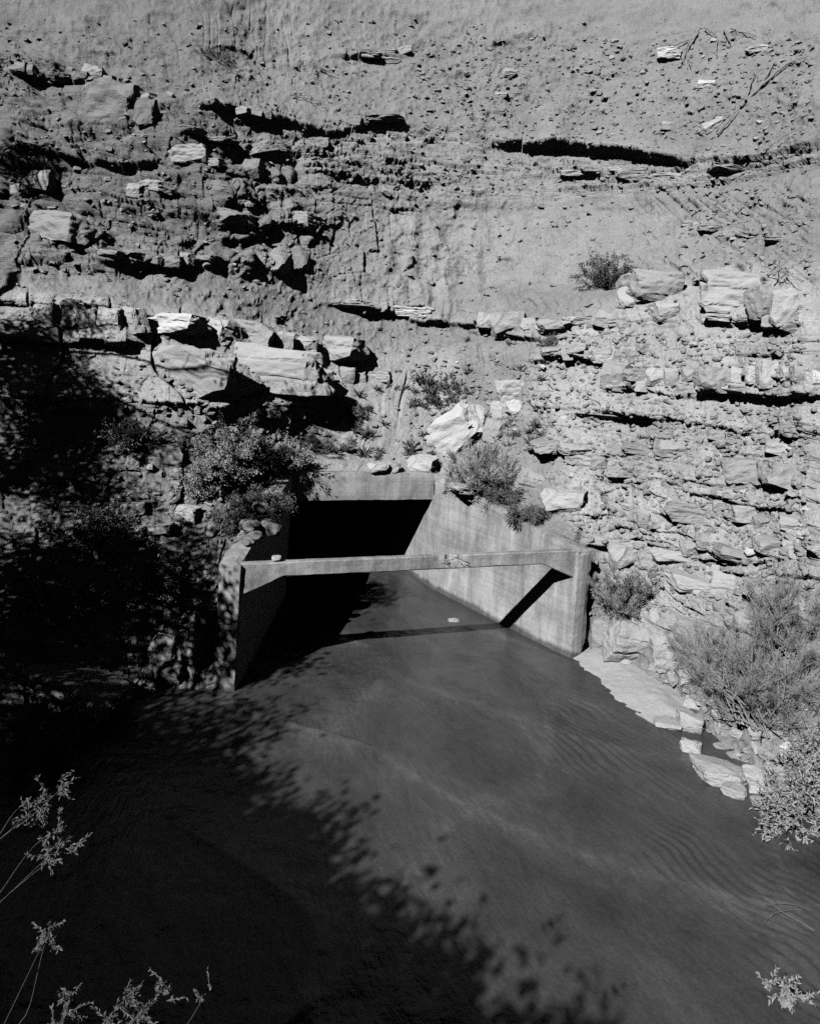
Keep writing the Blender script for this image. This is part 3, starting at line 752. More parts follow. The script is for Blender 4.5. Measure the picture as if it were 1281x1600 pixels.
# loose boulders and slabs one can point at
BOULD = [
 (712, 676, 96, 56, 'boulder', MAT_WHITE, 'big bleached boulder resting above the headwall beside the feathery bush', -.75),
 (797, 612, 40, 34, 'block', MAT_WHITE, 'pale upper rock of the little pile uphill of the big bleached boulder', 0),
 (803, 634, 24, 20, 'boulder', MAT_WHITE, 'small pale round rock just below the top rock of the little pile', 0),
 (779, 640, 28, 24, 'boulder', MAT_PALE, 'pale cobble in the little pile next to the big bleached boulder', .1),
 (775, 672, 26, 32, 'block', MAT_ROCK, 'squarish rock leaning against the side of the big bleached boulder', 0),
 (660, 725, 34, 26, 'block', MAT_WHITE, 'pale stone at the foot of the big bleached boulder', 0),
 (1020, 455, 74, 42, 'block', MAT_PALE, 'large smooth boulder beside the dark shrub high on the slope', .05),
 (984, 463, 36, 30, 'boulder', MAT_PALE, 'smaller boulder wedged between the dark shrub and the large smooth boulder', 0),
 (1040, 488, 34, 26, 'block', MAT_PALE, 'angular rock just under the large smooth boulder', 0),
 (1150, 455, 90, 50, 'slab', MAT_PALE, 'broad overhanging slab near the tangled twigs on the upper slope', .12),
 (1112, 432, 52, 16, 'shard', MAT_PALE, 'thin upturned slab leaning on the broad overhanging slab', -.5),
 (1200, 475, 42, 44, 'block', MAT_ROCK, 'upright block right of the broad overhanging slab', .1),
 (1232, 482, 34, 44, 'block', MAT_PALE, 'block at the picture edge beside the upright block', 0),
 (1157, 736, 50, 34, 'boulder', MAT_ROCK, 'rounded boulder jutting from the talus with a black shadow below', 0),
 (1218, 742, 52, 36, 'slab', MAT_ROCK, 'layered block beside the jutting rounded boulder', .15),
 (1046, 703, 50, 24, 'slab', MAT_PALE, 'flat pale slab standing out of the middle of the talus', 0),
 (1216, 700, 44, 18, 'slab', MAT_PALE, 'thin pale slab above the layered block', -.05),
 (1120, 680, 26, 14, 'slab', MAT_ROCK, 'small dark slab between the flat pale slab and thin pale slab', 0),
 (880, 782, 52, 36, 'block', MAT_WHITE, 'pale angular block in the bank above the wing wall end', .1),
 (825, 752, 40, 34, 'block', MAT_PALE, 'pale block on the bank just uphill of the leafy weeds', .2),
 (985, 1000, 78, 56, 'block', MAT_ROCK, 'large square block below the bush beside the wing wall end', .05),
 (1046, 1020, 52, 46, 'boulder', MAT_PALE, 'pointed boulder next to the large square block above the sand', 0),
 (940, 985, 28, 40, 'boulder', MAT_ROCK, 'narrow boulder standing against the wing wall end', .1),
 (972, 1035, 28, 18, 'slab', MAT_PALE, 'flat stone lying on the sand below the large square block', 0),
 (1078, 1128, 40, 34, 'block', MAT_PALE, 'square boulder at the tip of the sand bank', 0),
 (1042, 1130, 40, 12, 'slab', MAT_PALE, 'flat slab lying half in the water off the sand bank', 0),
 (1076, 1165, 30, 24, 'block', MAT_PALE, 'small block at the water edge below the square boulder', .2),
 (1125, 1208, 76, 32, 'boulder', MAT_PALE, 'long rounded boulder lying in the water near the right bank', .05),
 (1175, 1212, 38, 26, 'boulder', MAT_PALE, 'rounded rock touching the long boulder at the water edge', 0),
 (1145, 1234, 36, 20, 'boulder', MAT_PALE, 'low wet rock in the water below the long rounded boulder', 0),
 (1182, 1232, 24, 18, 'block', MAT_PALE, 'small block behind the low wet rock on the shore', 0),
 (1205, 1205, 26, 14, 'slab', MAT_PALE, 'flat shore stone beyond the rounded rock', 0),
 (1190, 1255, 28, 16, 'boulder', MAT_PALE, 'shore stone nearest the leafy bush overhanging the water', 0),
 (288, 1012, 48, 58, 'block', MAT_PALE, 'tall sunlit block beside the left wing wall', .1),
 (252, 1006, 38, 36, 'block', MAT_ROCK, 'tilted block leaning on the tall sunlit block in the shade', .35),
 (266, 1052, 44, 28, 'boulder', MAT_DARKROCK, 'low boulder in front of the tall sunlit block', 0),
 (318, 970, 22, 50, 'block', MAT_DARKROCK, 'narrow rock propped against the outside of the left wing wall', .2),
 (110, 1072, 116, 46, 'slab', MAT_ROCK, 'large flat rock in the dappled shade near the left edge', .25),
 (175, 168, 84, 66, 'boulder', MAT_DARKROCK, 'rounded boulder standing out of the upper left cliff', .1),
 (100, 355, 104, 44, 'boulder', MAT_DARKROCK, 'long rounded boulder in the cliff at the left edge', .15),
 (225, 180, 34, 40, 'boulder', MAT_DARKROCK, 'dark knob beside the rounded boulder on the upper left cliff', 0),
 (1042, 87, 34, 16, 'slab', MAT_WHITE, 'pale flat stone in the soil below the exposed roots', .1),
 (1098, 132, 22, 11, 'slab', MAT_WHITE, 'pale chip in the soil slope left of the dead branch', .1),
 (1178, 76, 32, 10, 'slab', MAT_PALE, 'thin pale stone beside the exposed roots', -.2),
 (1108, 198, 28, 15, 'slab', MAT_PALE, 'tilted pale stone between the overhang and the dead branch', -.4),
 (1040, 195, 18, 13, 'block', MAT_PALE, 'small pale stone in the soil above the overhang', 0),
 (792, 116, 16, 10, 'slab', MAT_PALE, 'little slab in the bare soil near the top middle', 0),
 (785, 147, 18, 8, 'slab', MAT_PALE, 'pale sliver below the little slab near the top middle', 0),
]
for px, py, w, h, kind, mat, lab, roll in BOULD:
    wet = py > 1100 and px > 1030
    if wet: w, h = w * .86, h * .8
    o = rock('boulder', px, py, w, h, kind, mat, roll=roll, detail=1 if w > 60 else 0, pos=atz(px, py + h * .35, 0) + np.array([0, 0, .3 * h * 13 / FPX]) if wet else None)
    tag(o, lab, 'rock')
def on_portal(name, p, w, h, kind, mat, lab, roll=0, depth=.9):
    d = (np.array(p) - EYE) @ FWD
    o = obj(name, variant(kind, mat, 3)); sx, sz = w * d / FPX * 1.1, h * d / FPX * 1.1
    place_rock(o, (p[0], p[1], p[2] + sz * .42), sx, sx * depth, sz, .3, (0, roll)); tag(o, lab, 'rock'); return o
on_portal('stone', PL(.75, PLEN + .16, ZLT), 26, 15, 'block', MAT_WHITE, 'pale stone on the edge of the headwall, the one nearer the shrub')
on_portal('stone', PL(1.15, PLEN + .24, ZLT), 27, 16, 'boulder', MAT_PALE, 'grey stone on the headwall beside the pale one')
on_portal('stone', PL(-2.95, .08, ZTOP), 11, 8, 'block', MAT_PALE, 'little stone sitting on top of the cross strut')
p = PL(2.56, 3.72, 2.97); on_portal('stone', p, 46, 13, 'slab', MAT_PALE, 'thin slab lying over the edge of the right wing wall', .1, 1.0)
p = PL(-2.78, 1.75, 2.52); on_portal('stone', p, 30, 20, 'boulder', MAT_DARKROCK, 'rock lodged on top of the left wing wall', .3, .9)

for k, (lx, ly, w, h) in enumerate([(-HW + .35, 1.5, 24, 16), (-HW + .42, 1.05, 18, 10), (-HW + .75, 2.5, 22, 16), (-HW + .2, .75, 12, 8)]):
    on_portal('stone', PL(lx, ly, 2.45 + ly * .14), w, h, 'boulder', MAT_DARKROCK, ['grey stone on the left wing wall, just below the spilling bush', 'flat stone in the middle of the left wing wall top', 'stone half under the bush spilling over the left wing wall', 'little stone near the outer end of the left wing wall top'][k])
on_portal('stone', atz(708, 973, -.05), 15, 6, 'boulder', MAT_PALE, 'pale stone just breaking the water between the strut shadow and the right wing wall')
# jointed blocks of the ledges: pieces of the cliff
def ledge_row(pts, h, wmin, wmax, mats, kind='block', fill=.8, jit=4, depth=.8):
    xs = [p[0] for p in pts]; ys = [p[1] for p in pts]
    x = xs[0]
    while x < xs[-1]:
        w = wmin * .6 + (wmax * 1.1 - wmin * .6) * RR.random() ** 1.5
        if RR.random() < fill:
            y = float(np.interp(x + w / 2, xs, ys)) + RR.uniform(-jit, jit)
            hh = min(h * RR.uniform(.5, 1.2), w * 1.1)
            rock('rock_block', x + w / 2, y, w * RR.uniform(.9, 1.05), hh, kind, RR.choice(mats), cliff, roll=RR.uniform(-.06, .08), depth=depth, bury=.25, detail=1 if w > 70 else 0)
        x += w
PW = [MAT_PALE, MAT_WHITE, MAT_PALE]; RK = [MAT_ROCK, MAT_ROCK, MAT_PALE]; DK = [MAT_DARKROCK, MAT_DARKROCK, MAT_ROCK]
ledge_row([(945, 588), (1100, 585), (1281, 585)], 34, 30, 70, [MAT_PALE, MAT_ROCK, MAT_WHITE], 'block', .95)
ledge_row([(990, 604), (1200, 606)], 18, 20, 44, RK, 'slab', .8)
ledge_row([(520, 478), (600, 480), (650, 492), (740, 498), (800, 508), (960, 504)], 14, 16, 70, [MAT_PALE, MAT_WHITE], 'slab', .8, 4)
ledge_row([(745, 502), (850, 508)], 30, 30, 60, PW, 'block', .9)
ledge_row([(870, 512), (975, 505)], 26, 18, 40, RK, 'block', .8, 8)
ledge_row([(60, 492), (225, 505)], 52, 46, 70, [MAT_PALE, MAT_ROCK], 'block', 1)
ledge_row([(235, 500), (320, 515), (420, 528), (520, 545)], 30, 34, 80, PW, 'slab', 1, 4)
ledge_row([(240, 578), (470, 572)], 72, 112, 122, [MAT_WHITE, MAT_PALE], 'block', 1, 3, .25)
ledge_row([(470, 592), (580, 590)], 30, 22, 38, PW, 'block', .85)
ledge_row([(320, 158), (420, 182), (520, 196), (630, 186)], 12, 24, 60, DK, 'slab', .55)
ledge_row([(280, 205), (420, 232), (620, 222)], 13, 18, 50, DK, 'slab', .4, 10)
ledge_row([(290, 340), (480, 348)], 28, 30, 55, DK, 'block', .7)
ledge_row([(160, 400), (340, 408)], 18, 16, 32, DK, 'block', .7, 5)
ledge_row([(425, 405), (480, 405)], 40, 28, 36, DK, 'block', .9)
ledge_row([(790, 262), (1000, 272), (1180, 255)], 11, 22, 60, RK, 'slab', .5, 14)
ledge_row([(850, 550), (1000, 553)], 15, 16, 34, RK, 'slab', .8, 8)
ledge_row([(835, 694), (985, 702)], 15, 20, 44, RK, 'slab', .7, 5)
ledge_row([(900, 660), (1030, 648)], 10, 18, 60, RK, 'slab', .55, 10)
ledge_row([(880, 722), (1010, 740)], 18, 18, 44, RK, 'slab', .65, 8)
ledge_row([(930, 800), (1000, 810)], 40, 18, 34, RK, 'block', .7, 10)
ledge_row([(1030, 800), (1260, 815)], 26, 24, 90, RK, 'slab', .7, 16)
ledge_row([(1060, 855), (1260, 870)], 22, 20, 76, RK, 'slab', .65, 16)
ledge_row([(950, 850), (1040, 870)], 34, 30, 60, PW, 'block', .8, 10)
ledge_row([(1040, 915), (1240, 930)], 28, 20, 66, [MAT_PALE, MAT_ROCK], 'block', .65, 16)
ledge_row([(1100, 485), (1260, 510)], 18, 22, 50, RK, 'slab', .6, 10)
ledge_row([(1060, 352), (1200, 372)], 10, 18, 40, RK, 'slab', .6, 8)
ledge_row([(20, 108), (140, 118), (240, 150)], 14, 14, 34, DK, 'block', .7, 8)
ledge_row([(20, 290), (240, 300)], 26, 26, 60, DK, 'block', .5, 12)
ledge_row([(270, 250), (420, 270)], 24, 24, 60, DK, 'block', .5, 14)
ledge_row([(530, 78), (640, 84)], 10, 18, 44, RK, 'slab', .6, 8)
SH = [MAT_PALE, MAT_ROCK, MAT_PALE]
ledge_row([(1000, 1040), (1060, 1050)], 16, 14, 28, SH, 'block', .8, 8)
ledge_row([(1085, 1100), (1236, 1180)], 16, 16, 36, SH, 'slab', .85, 14)
ledge_row([(1110, 1160), (1236, 1215)], 15, 14, 34, SH, 'slab', .85, 12)
ledge_row([(1070, 1085), (1130, 1120)], 18, 14, 28, SH, 'block', .8, 10)
ledge_row([(60, 700), (330, 760)], 30, 26, 60, DK, 'block', .4, 40)
ledge_row([(60, 860), (320, 900)], 30, 24, 56, DK, 'block', .4, 50)
ledge_row([(60, 1000), (240, 1020)], 30, 24, 56, DK, 'block', .4, 40)
ledge_row([(190, 800), (330, 820)], 22, 20, 44, RK, 'block', .5, 30)
ledge_row([(370, 640), (490, 650)], 16, 16, 34, RK, 'slab', .6, 14)
print('rocks', len(bpy.data.objects), round(time.time() - T0, 1))

# small stones strewn over the slopes: the larger ones are pieces of the cliff, the rest one mass
def strewn(n, zones, smin, smax):
    pts = []
    while len(pts) < n:
        zx0, zy0, zx1, zy1 = RR.choices([z[:4] for z in zones], [z[4] for z in zones])[0]
        px, py = RR.uniform(zx0, zx1), RR.uniform(zy0, zy1)
        p, nn, d = pixel_hit(px, py); pts.append((p, nn, d, smin * (smax / smin) ** (RR.random() ** 2.2)))
    return pts
ZS = [(850, 520, 1270, 960, 5), (640, 60, 1270, 215, 3), (1000, 1040, 1260, 1240, 1.2), (60, 620, 340, 1120, 2), (280, 560, 560, 700, .6), (20, 100, 620, 440, 1), (640, 560, 860, 720, 1.2), (1060, 290, 1270, 440, .6), (640, 215, 1200, 300, .8)]
for p, n, d, s in strewn(225, ZS, .09, .24):
    o = obj('stone_chip', variant(RR.choice(['shard', 'slab', 'block']), RR.choice([MAT_PALE, MAT_ROCK, MAT_WHITE, MAT_ROCK]), RR.randrange(7)), cliff)
    place_rock(o, p + n * s * .12, s * RR.uniform(.8, 1.5), s, s * RR.uniform(.3, .75), RR.uniform(0, 6), (RR.uniform(-.5, .5), RR.uniform(-.5, .5)))
for p, n, d, s in strewn(60, [(1000, 1030, 1110, 1110, 1), (1080, 1090, 1240, 1190, 1.6), (1120, 1160, 1250, 1230, 1)], .10, .34):
    o = obj('stone_chip', variant(RR.choice(['shard', 'slab', 'block']), RR.choice([MAT_PALE, MAT_ROCK]), RR.randrange(7)), cliff)
    place_rock(o, p + n * s * .12, s * RR.uniform(.8, 1.5), s, s * RR.uniform(.35, .8), RR.uniform(0, 6), (RR.uniform(-.3, .3), RR.uniform(-.3, .3)))
tmpl = []
for k in range(5):
    r = rock_mesh('t', 'shard', 900 + k, -1); r.calc_loop_triangles()
    tv = np.array([v.co for v in r.vertices]); tf = np.array([t.vertices for t in r.loop_triangles])
    tmpl.append((tv, tf)); bpy.data.meshes.remove(r)
VV, FF, base_i = [], [], 0
for p, n, d, s in strewn(15000, ZS + [(20, 30, 1270, 720, 6)], .022, .15):
    tv, tf = tmpl[RR.randrange(5)]
    R = np.array(Euler((RR.uniform(-.6, .6), RR.uniform(-.6, .6), RR.uniform(0, 6.28))).to_matrix())
    q = (tv * [s * RR.uniform(.8, 1.6), s, s * RR.uniform(.3, .8)]) @ R.T + p + n * s * .1
    VV.append(q); FF.append(tf + base_i); base_i += len(tv)
me = mesh_from('rubble', np.concatenate(VV), np.concatenate(FF), False, MAT_ROCK)
tag(obj('rubble', me), 'small stone chips strewn over the cliff slopes', kind='stuff')
print('rubble', base_i, round(time.time() - T0, 1))

# ------------------------------------------------------------------ plants
def leaf_mesh(name, C, Dn, length, width, mat, rs, fold=.25):
    """C: leaf bases, Dn: leaf directions.  each leaf is four faces' worth: a folded lance of 2 quads"""
    n = len(C)
    Dn = Dn / (np.linalg.norm(Dn, axis=1)[:, None] + 1e-9)
    up = rs.normal(size=(n, 3)) * .6 + [0, 0, 1]
    S = np.cross(Dn, up); S /= np.linalg.norm(S, axis=1)[:, None] + 1e-9
    T = np.cross(S, Dn)
    L = length * (.6 + .7 * rs.random(n))[:, None]; Wd = width * (.7 + .6 * rs.random(n))[:, None]
    a = C; b = C + Dn * L * .5 + S * Wd * .5 + T * Wd * fold; c = C + Dn * L - T * L * .12; d = C + Dn * L * .5 - S * Wd * .5 + T * Wd * fold
    V_ = np.stack([a, b, c, d], 1).reshape(-1, 3); i = np.arange(n)[:, None] * 4
    F_ = np.concatenate([i + [0, 1, 2], i + [0, 2, 3]], 0)
    return mesh_from(name, V_, F_, False, mat)
def tubes_mesh(name, paths, mat, sides=5):
    VV, FF, k = [], [], 0
    for path, r0, r1 in paths:
        path = np.asarray(path, float); n = len(path)
        t = np.gradient(path, axis=0); t /= np.linalg.norm(t, axis=1)[:, None] + 1e-9
        ref = np.array([.3, .9, .2]); s = np.cross(t, ref); s /= np.linalg.norm(s, axis=1)[:, None] + 1e-9
        u = np.cross(t, s); rr = np.linspace(r0, r1, n)[:, None]
        for a in range(sides):
            th = 2 * math.pi * a / sides; VV.append(path + (s * math.cos(th) + u * math.sin(th)) * rr)
        for a in range(sides):
            b = (a + 1) % sides
            i = np.arange(n - 1)
            FF.append(np.stack([k + a * n + i, k + b * n + i, k + b * n + i + 1, k + a * n + i + 1], 1))
        k += sides * n
    return mesh_from(name, np.concatenate(VV), np.concatenate(FF), True, mat)
def bent(p0, p1, rs, sag=.12, n=6):
    p0, p1 = np.asarray(p0, float), np.asarray(p1, float); l = np.linalg.norm(p1 - p0)
    t = np.linspace(0, 1, n)[:, None]
    w = rs.normal(size=3) * sag * l; w2 = rs.normal(size=3) * sag * .5 * l
    return p0 + (p1 - p0) * t + w * np.sin(t * math.pi) + w2 * np.sin(t * 2 * math.pi)
def shrub(name, pos, rx, h, nstem, nleaf, ll, lw, mat, label, seed, style='leafy', droop=0., lean=(0, 0, 0), ry=None, group=None):
    rs = np.random.default_rng(seed); ry = ry or rx
    root = empty(name, tuple(pos)); tag(root, label, 'shrub', group)
    paths, C, Dn = [], [], []
    per = max(1, nleaf // (nstem * 4))
    for i in range(nstem):
        th = rs.uniform(0, 2 * math.pi); r = math.sqrt(rs.random())
        tip = np.array([rx * r * math.cos(th), ry * r * math.sin(th), h * (1 - .45 * r * r) * rs.uniform(.55, 1.05)]) + np.array(lean) * h
        basep = np.array([rx * .18 * rs.normal(), ry * .18 * rs.normal(), -.05])
        st = bent(basep, tip, rs, .08); st[:, 2] -= droop * (np.linspace(0, 1, 6) ** 2) * h
        paths.append((st, .012 * (1 + h * .4), .004))
        for j in range(4):
            k = rs.integers(2, 6); a = st[k]
            dirn = (st[-1] - st[0]); dirn = dirn / np.linalg.norm(dirn)
            tw = a + (dirn * rs.uniform(.1, .35) + rs.normal(size=3) * .17) * min(h, .9) * (1.0 if style == 'leafy' else .8)
            paths.append((np.linspace(a, tw, 3), .005, .002))
            t = rs.random(per)[:, None] ** .8
            base = a + (tw - a) * t + rs.normal(size=(per, 3)) * (.035 if style == 'leafy' else .03)
            C.append(base)
            if style == 'leafy': Dn.append((tw - a) / (np.linalg.norm(tw - a) + 1e-6) * .7 + rs.normal(size=(per, 3)) * .75)
            else: Dn.append((tw - a) / (np.linalg.norm(tw - a) + 1e-6) * 1.2 + np.array([0, 0, .5]) + rs.normal(size=(per, 3)) * .35)
    obj('stem', tubes_mesh('stem', paths, MAT_WOOD, 4), root)
    obj('foliage', leaf_mesh('foliage', np.concatenate(C), np.concatenate(Dn), ll, lw, mat, rs), root)
    return root
def spos(px, py, dn=0.):
    p, n, d = pixel_hit(px, py); return p - n * .08 + np.array([0, 0, dn])
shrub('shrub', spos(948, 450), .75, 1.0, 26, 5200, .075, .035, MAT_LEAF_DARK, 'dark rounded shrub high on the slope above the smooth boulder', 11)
shrub('shrub', spos(360, 742), 1.15, 1.25, 34, 7600, .085, .04, MAT_LEAF, 'big leafy bush above the left end of the portal', 12)
shrub('shrub', spos(438, 738), .55, .85, 22, 3400, .085, .04, MAT_LEAF, 'leafy bush overhanging the left end of the headwall', 13)
shrub('shrub', spos(312, 772), .6, .7, 16, 2600, .08, .038, MAT_LEAF, 'low leafy bush at the foot of the big leafy bush', 14)
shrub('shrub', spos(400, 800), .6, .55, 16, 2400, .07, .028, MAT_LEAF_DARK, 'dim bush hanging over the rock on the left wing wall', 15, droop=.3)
shrub('shrub', spos(735, 778), .8, 1.35, 60, 9000, .17, .007, MAT_LEAF_PALE, 'feathery pale bush behind the right end of the headwall', 16, 'feather')
shrub('shrub', spos(775, 785), .5, .7, 22, 3000, .10, .022, MAT_WEED, 'leafy weed clump between the feathery bush and the wing wall slab', 17)
shrub('shrub', spos(822, 815), .48, .55, 18, 2400, .10, .022, MAT_WEED, 'leafy weed clump at the top edge of the right wing wall', 18)
shrub('shrub', spos(975, 965), .75, 1.25, 36, 6400, .11, .014, MAT_LEAF, 'twiggy bush growing against the end of the right wing wall', 19, 'feather')
shrub('shrub', spos(1185, 1120), 1.3, 1.7, 110, 19000, .085, .005, MAT_LEAF, 'wide feathery bush on the right bank above the shore stones', 20, 'feather')
shrub('shrub', spos(1095, 1060), .7, 1.0, 40, 7000, .08, .005, MAT_LEAF, 'thin feathery bush between the pointed boulder and the wide bush', 21, 'feather')
shrub('shrub', spos(1245, 1330), .62, 1.0, 24, 3600, .085, .03, MAT_LEAF, 'leafy bush leaning over the water at the right edge', 22, lean=(-.15, -.2, 0))
shrub('shrub', spos(1262, 1230), .5, .8, 18, 2600, .08, .03, MAT_LEAF, 'leafy bush behind the shore stones at the right edge', 23)
shrub('shrub', spos(345, 95), .8, .35, 18, 1300, .09, .012, MAT_WEED, 'straggly low bush near the top above the boulder cliff', 24, 'feather')
shrub('shrub', spos(820, 155), .4, .18, 9, 300, .07, .01, MAT_WEED, 'tiny dry tuft in the bare soil near the top middle', 25, 'feather')
shrub('shrub', spos(500, 660), .6, .6, 14, 1700, .09, .025, MAT_WEED, 'dim weed clump in the tree shadow above the headwall', 26)
shrub('shrub', spos(850, 545), .35, .45, 10, 700, .08, .02, MAT_WEED, 'weed tuft under the pale ledge blocks in the gully', 27)
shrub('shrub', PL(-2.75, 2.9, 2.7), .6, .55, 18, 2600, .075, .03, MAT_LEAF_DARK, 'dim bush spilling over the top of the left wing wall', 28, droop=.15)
shrub('shrub', spos(350, 830), .55, .6, 16, 2200, .075, .03, MAT_LEAF_DARK, 'dim bush just outside the left wing wall', 29)
shrub('shrub', spos(150, 850), .8, .8, 20, 2600, .08, .03, MAT_LEAF, 'shaded bush high on the dark left bank', 30)
shrub('shrub', spos(235, 930), .7, .7, 18, 2400, .08, .03, MAT_LEAF, 'shaded bush above the tall sunlit block', 31)
shrub('shrub', spos(85, 960), .8, .8, 18, 2400, .08, .03, MAT_LEAF, 'shaded bush near the left edge above the large flat rock', 32)
shrub('shrub', spos(200, 700), .7, .7, 18, 2400, .08, .03, MAT_LEAF, 'shaded bush below the left ledge', 33)
shrub('shrub', spos(70, 1170), .9, .8, 22, 2600, .08, .03, MAT_LEAF_DARK, 'dark bush low on the left bank at the picture edge', 35)
shrub('shrub', spos(165, 1125), .7, .6, 18, 2000, .08, .03, MAT_LEAF_DARK, 'dark bush at the water edge below the large flat rock', 36)
shrub('shrub', spos(1225, 1010), .9, 1.3, 50, 10000, .085, .005, MAT_LEAF, 'feathery bush at the right edge behind the wide bush', 34, 'feather')
# rosette weeds on the soil above the headwall
def weed_mesh(seed):
    rs = np.random.default_rng(seed); n = 34
    th = rs.uniform(0, 2 * math.pi, n); el = rs.uniform(.1, 1.25, n)
    Dn = np.stack([np.cos(th) * np.cos(el), np.sin(th) * np.cos(el), np.sin(el)], 1)
    C = Dn * .05 * rs.random((n, 1)) + [0, 0, .02]
    return leaf_mesh('weed', C, Dn, .26, .045, MAT_WEED, rs)
WM = [weed_mesh(k) for k in range(6)]
wz = [(520, 600, 720, 715, 60), (640, 590, 720, 640, 26), (760, 640, 850, 700, 12), (480, 640, 560, 720, 10), (700, 530, 860, 620, 8)]
for x0, y0, x1, y1, n in wz:
    for _ in range(n):
        p, nn, d = pixel_hit(RR.uniform(x0, x1), RR.uniform(y0, y1))
        o = obj('weed', RR.choice(WM), loc=p - nn * .02); o.rotation_euler = (RR.uniform(-.3, .3) + .35, RR.uniform(-.3, .3), RR.uniform(0, 6)); s = RR.uniform(.5, 1.15); o.scale = (s, s, s)
        tag(o, 'small rosette weed on the soil slope above the headwall', 'weed', 'rosette weeds above the headwall')

# dead wood and roots
def dead(name, label, paths_px, cat='branch', r=.035, lift=.10, seed=1, mat=MAT_WOOD):
    rs = np.random.default_rng(seed); paths = []
    root = empty(name, tuple(pixel_hit(*paths_px[0][0])[0])); tag(root, label, cat)
    o0 = np.array(root.location)
    for pp in paths_px:
        P3 = []
        for q in pp:
            p, n, d = pixel_hit(*q[:2]); P3.append(p + n * (lift + .05 * rs.random()) - o0)
        P3 = np.array(P3); m = len(P3) * 6; t = np.linspace(0, len(P3) - 1, m)
        C = np.stack([np.interp(t, np.arange(len(P3)), P3[:, k]) for k in range(3)], 1) + rs.normal(size=(m, 3)) * .012
        me = tubes_mesh('limb', [(C, r * (1 if pp is paths_px[0] else .6), r * .25)], mat, 6)
        obj('limb', me, root)
dead('dead_branch', 'long dead branch lying on the soil at the upper right', [[(1155, 170), (1185, 140), (1225, 105), (1262, 90)], [(1165, 160), (1178, 120)], [(1190, 135), (1210, 100)], [(1120, 215), (1155, 172)]], r=.07, seed=2)
dead('root', 'exposed roots spreading from the top edge of the cliff', [[(1090, 50), (1075, 75), (1062, 102)], [(1085, 60), (1055, 72), (1030, 68)], [(1100, 45), (1120, 60), (1118, 90)], [(1130, 48), (1140, 72)], [(1080, 62), (1068, 80), (1078, 110)], [(1140, 50), (1180, 58)]], 'root', .05, seed=3)
dead('dead_branch', 'tangled dead twigs at the right edge beside the upright block', [[(1215, 445), (1238, 420), (1262, 405)], [(1200, 430), (1230, 440), (1262, 455)], [(1222, 440), (1225, 405)], [(1235, 430), (1250, 450)]], r=.025, seed=4, lift=.3)
dead('dead_branch', 'dead twigs at the right edge below the overhang band', [[(1195, 240), (1225, 220), (1265, 200)], [(1215, 225), (1235, 235)], [(1225, 345), (1262, 350)]], r=.025, seed=5, lift=.15)
dead('log', 'short pale log lying near the top of the cliff', [[(565, 92), (625, 93)]], 'log', .09, .06, 6, MAT_PALE)
dead('dead_branch', 'dry stick on the bare soil near the top', [[(495, 108), (530, 122)], [(505, 112), (518, 124)]], r=.03, seed=7)
dead('dead_branch', 'dry twigs on top of the slab ledge', [[(455, 150), (500, 162), (515, 168)], [(470, 155), (490, 150)], [(480, 158), (500, 172)]], r=.02, seed=8)
# driftwood caught on the strut
rs = np.random.default_rng(44); b0 = PL(.62, -.03, 2.28)
root = empty('driftwood', tuple(b0)); tag(root, 'little tangle of driftwood caught on the middle of the strut', 'driftwood')
for k in range(9):
    a = rs.normal(size=3) * [.16, .03, .05]; b = a + rs.normal(size=3) * [.16, .05, .12] + [0, -.04, -.06]
    obj('twig', tubes_mesh('twig', [(bent(a, b, rs, .12, 5), .009, .004)], MAT_WOOD, 5), root)
# bare twigs reaching over the water, bottom right
rs = np.random.default_rng(40)
root = empty('bare_shrub', (5.5, 9.0, -.05)); tag(root, 'bare twigs sticking out over the water at the lower right edge', 'shrub')
pp = []
for q in [(1180, 1388, 8.7), (1188, 1415, 8.6), (1190, 1445, 8.4)]:
    tip = at(*q) - np.array(root.location); pp.append((bent((rs.normal() * .2, rs.normal() * .25, 0), tip, rs, .04, 8), .005, .0015))
    a = pp[-1][0][5]; pp.append((bent(a, a + np.array([-.12, -.05, .1]) + rs.normal(size=3) * .06, rs, .05, 4), .003, .001))
obj('stem', tubes_mesh('stem', pp, MAT_WOOD, 5), root)
print('plants', round(time.time() - T0, 1))

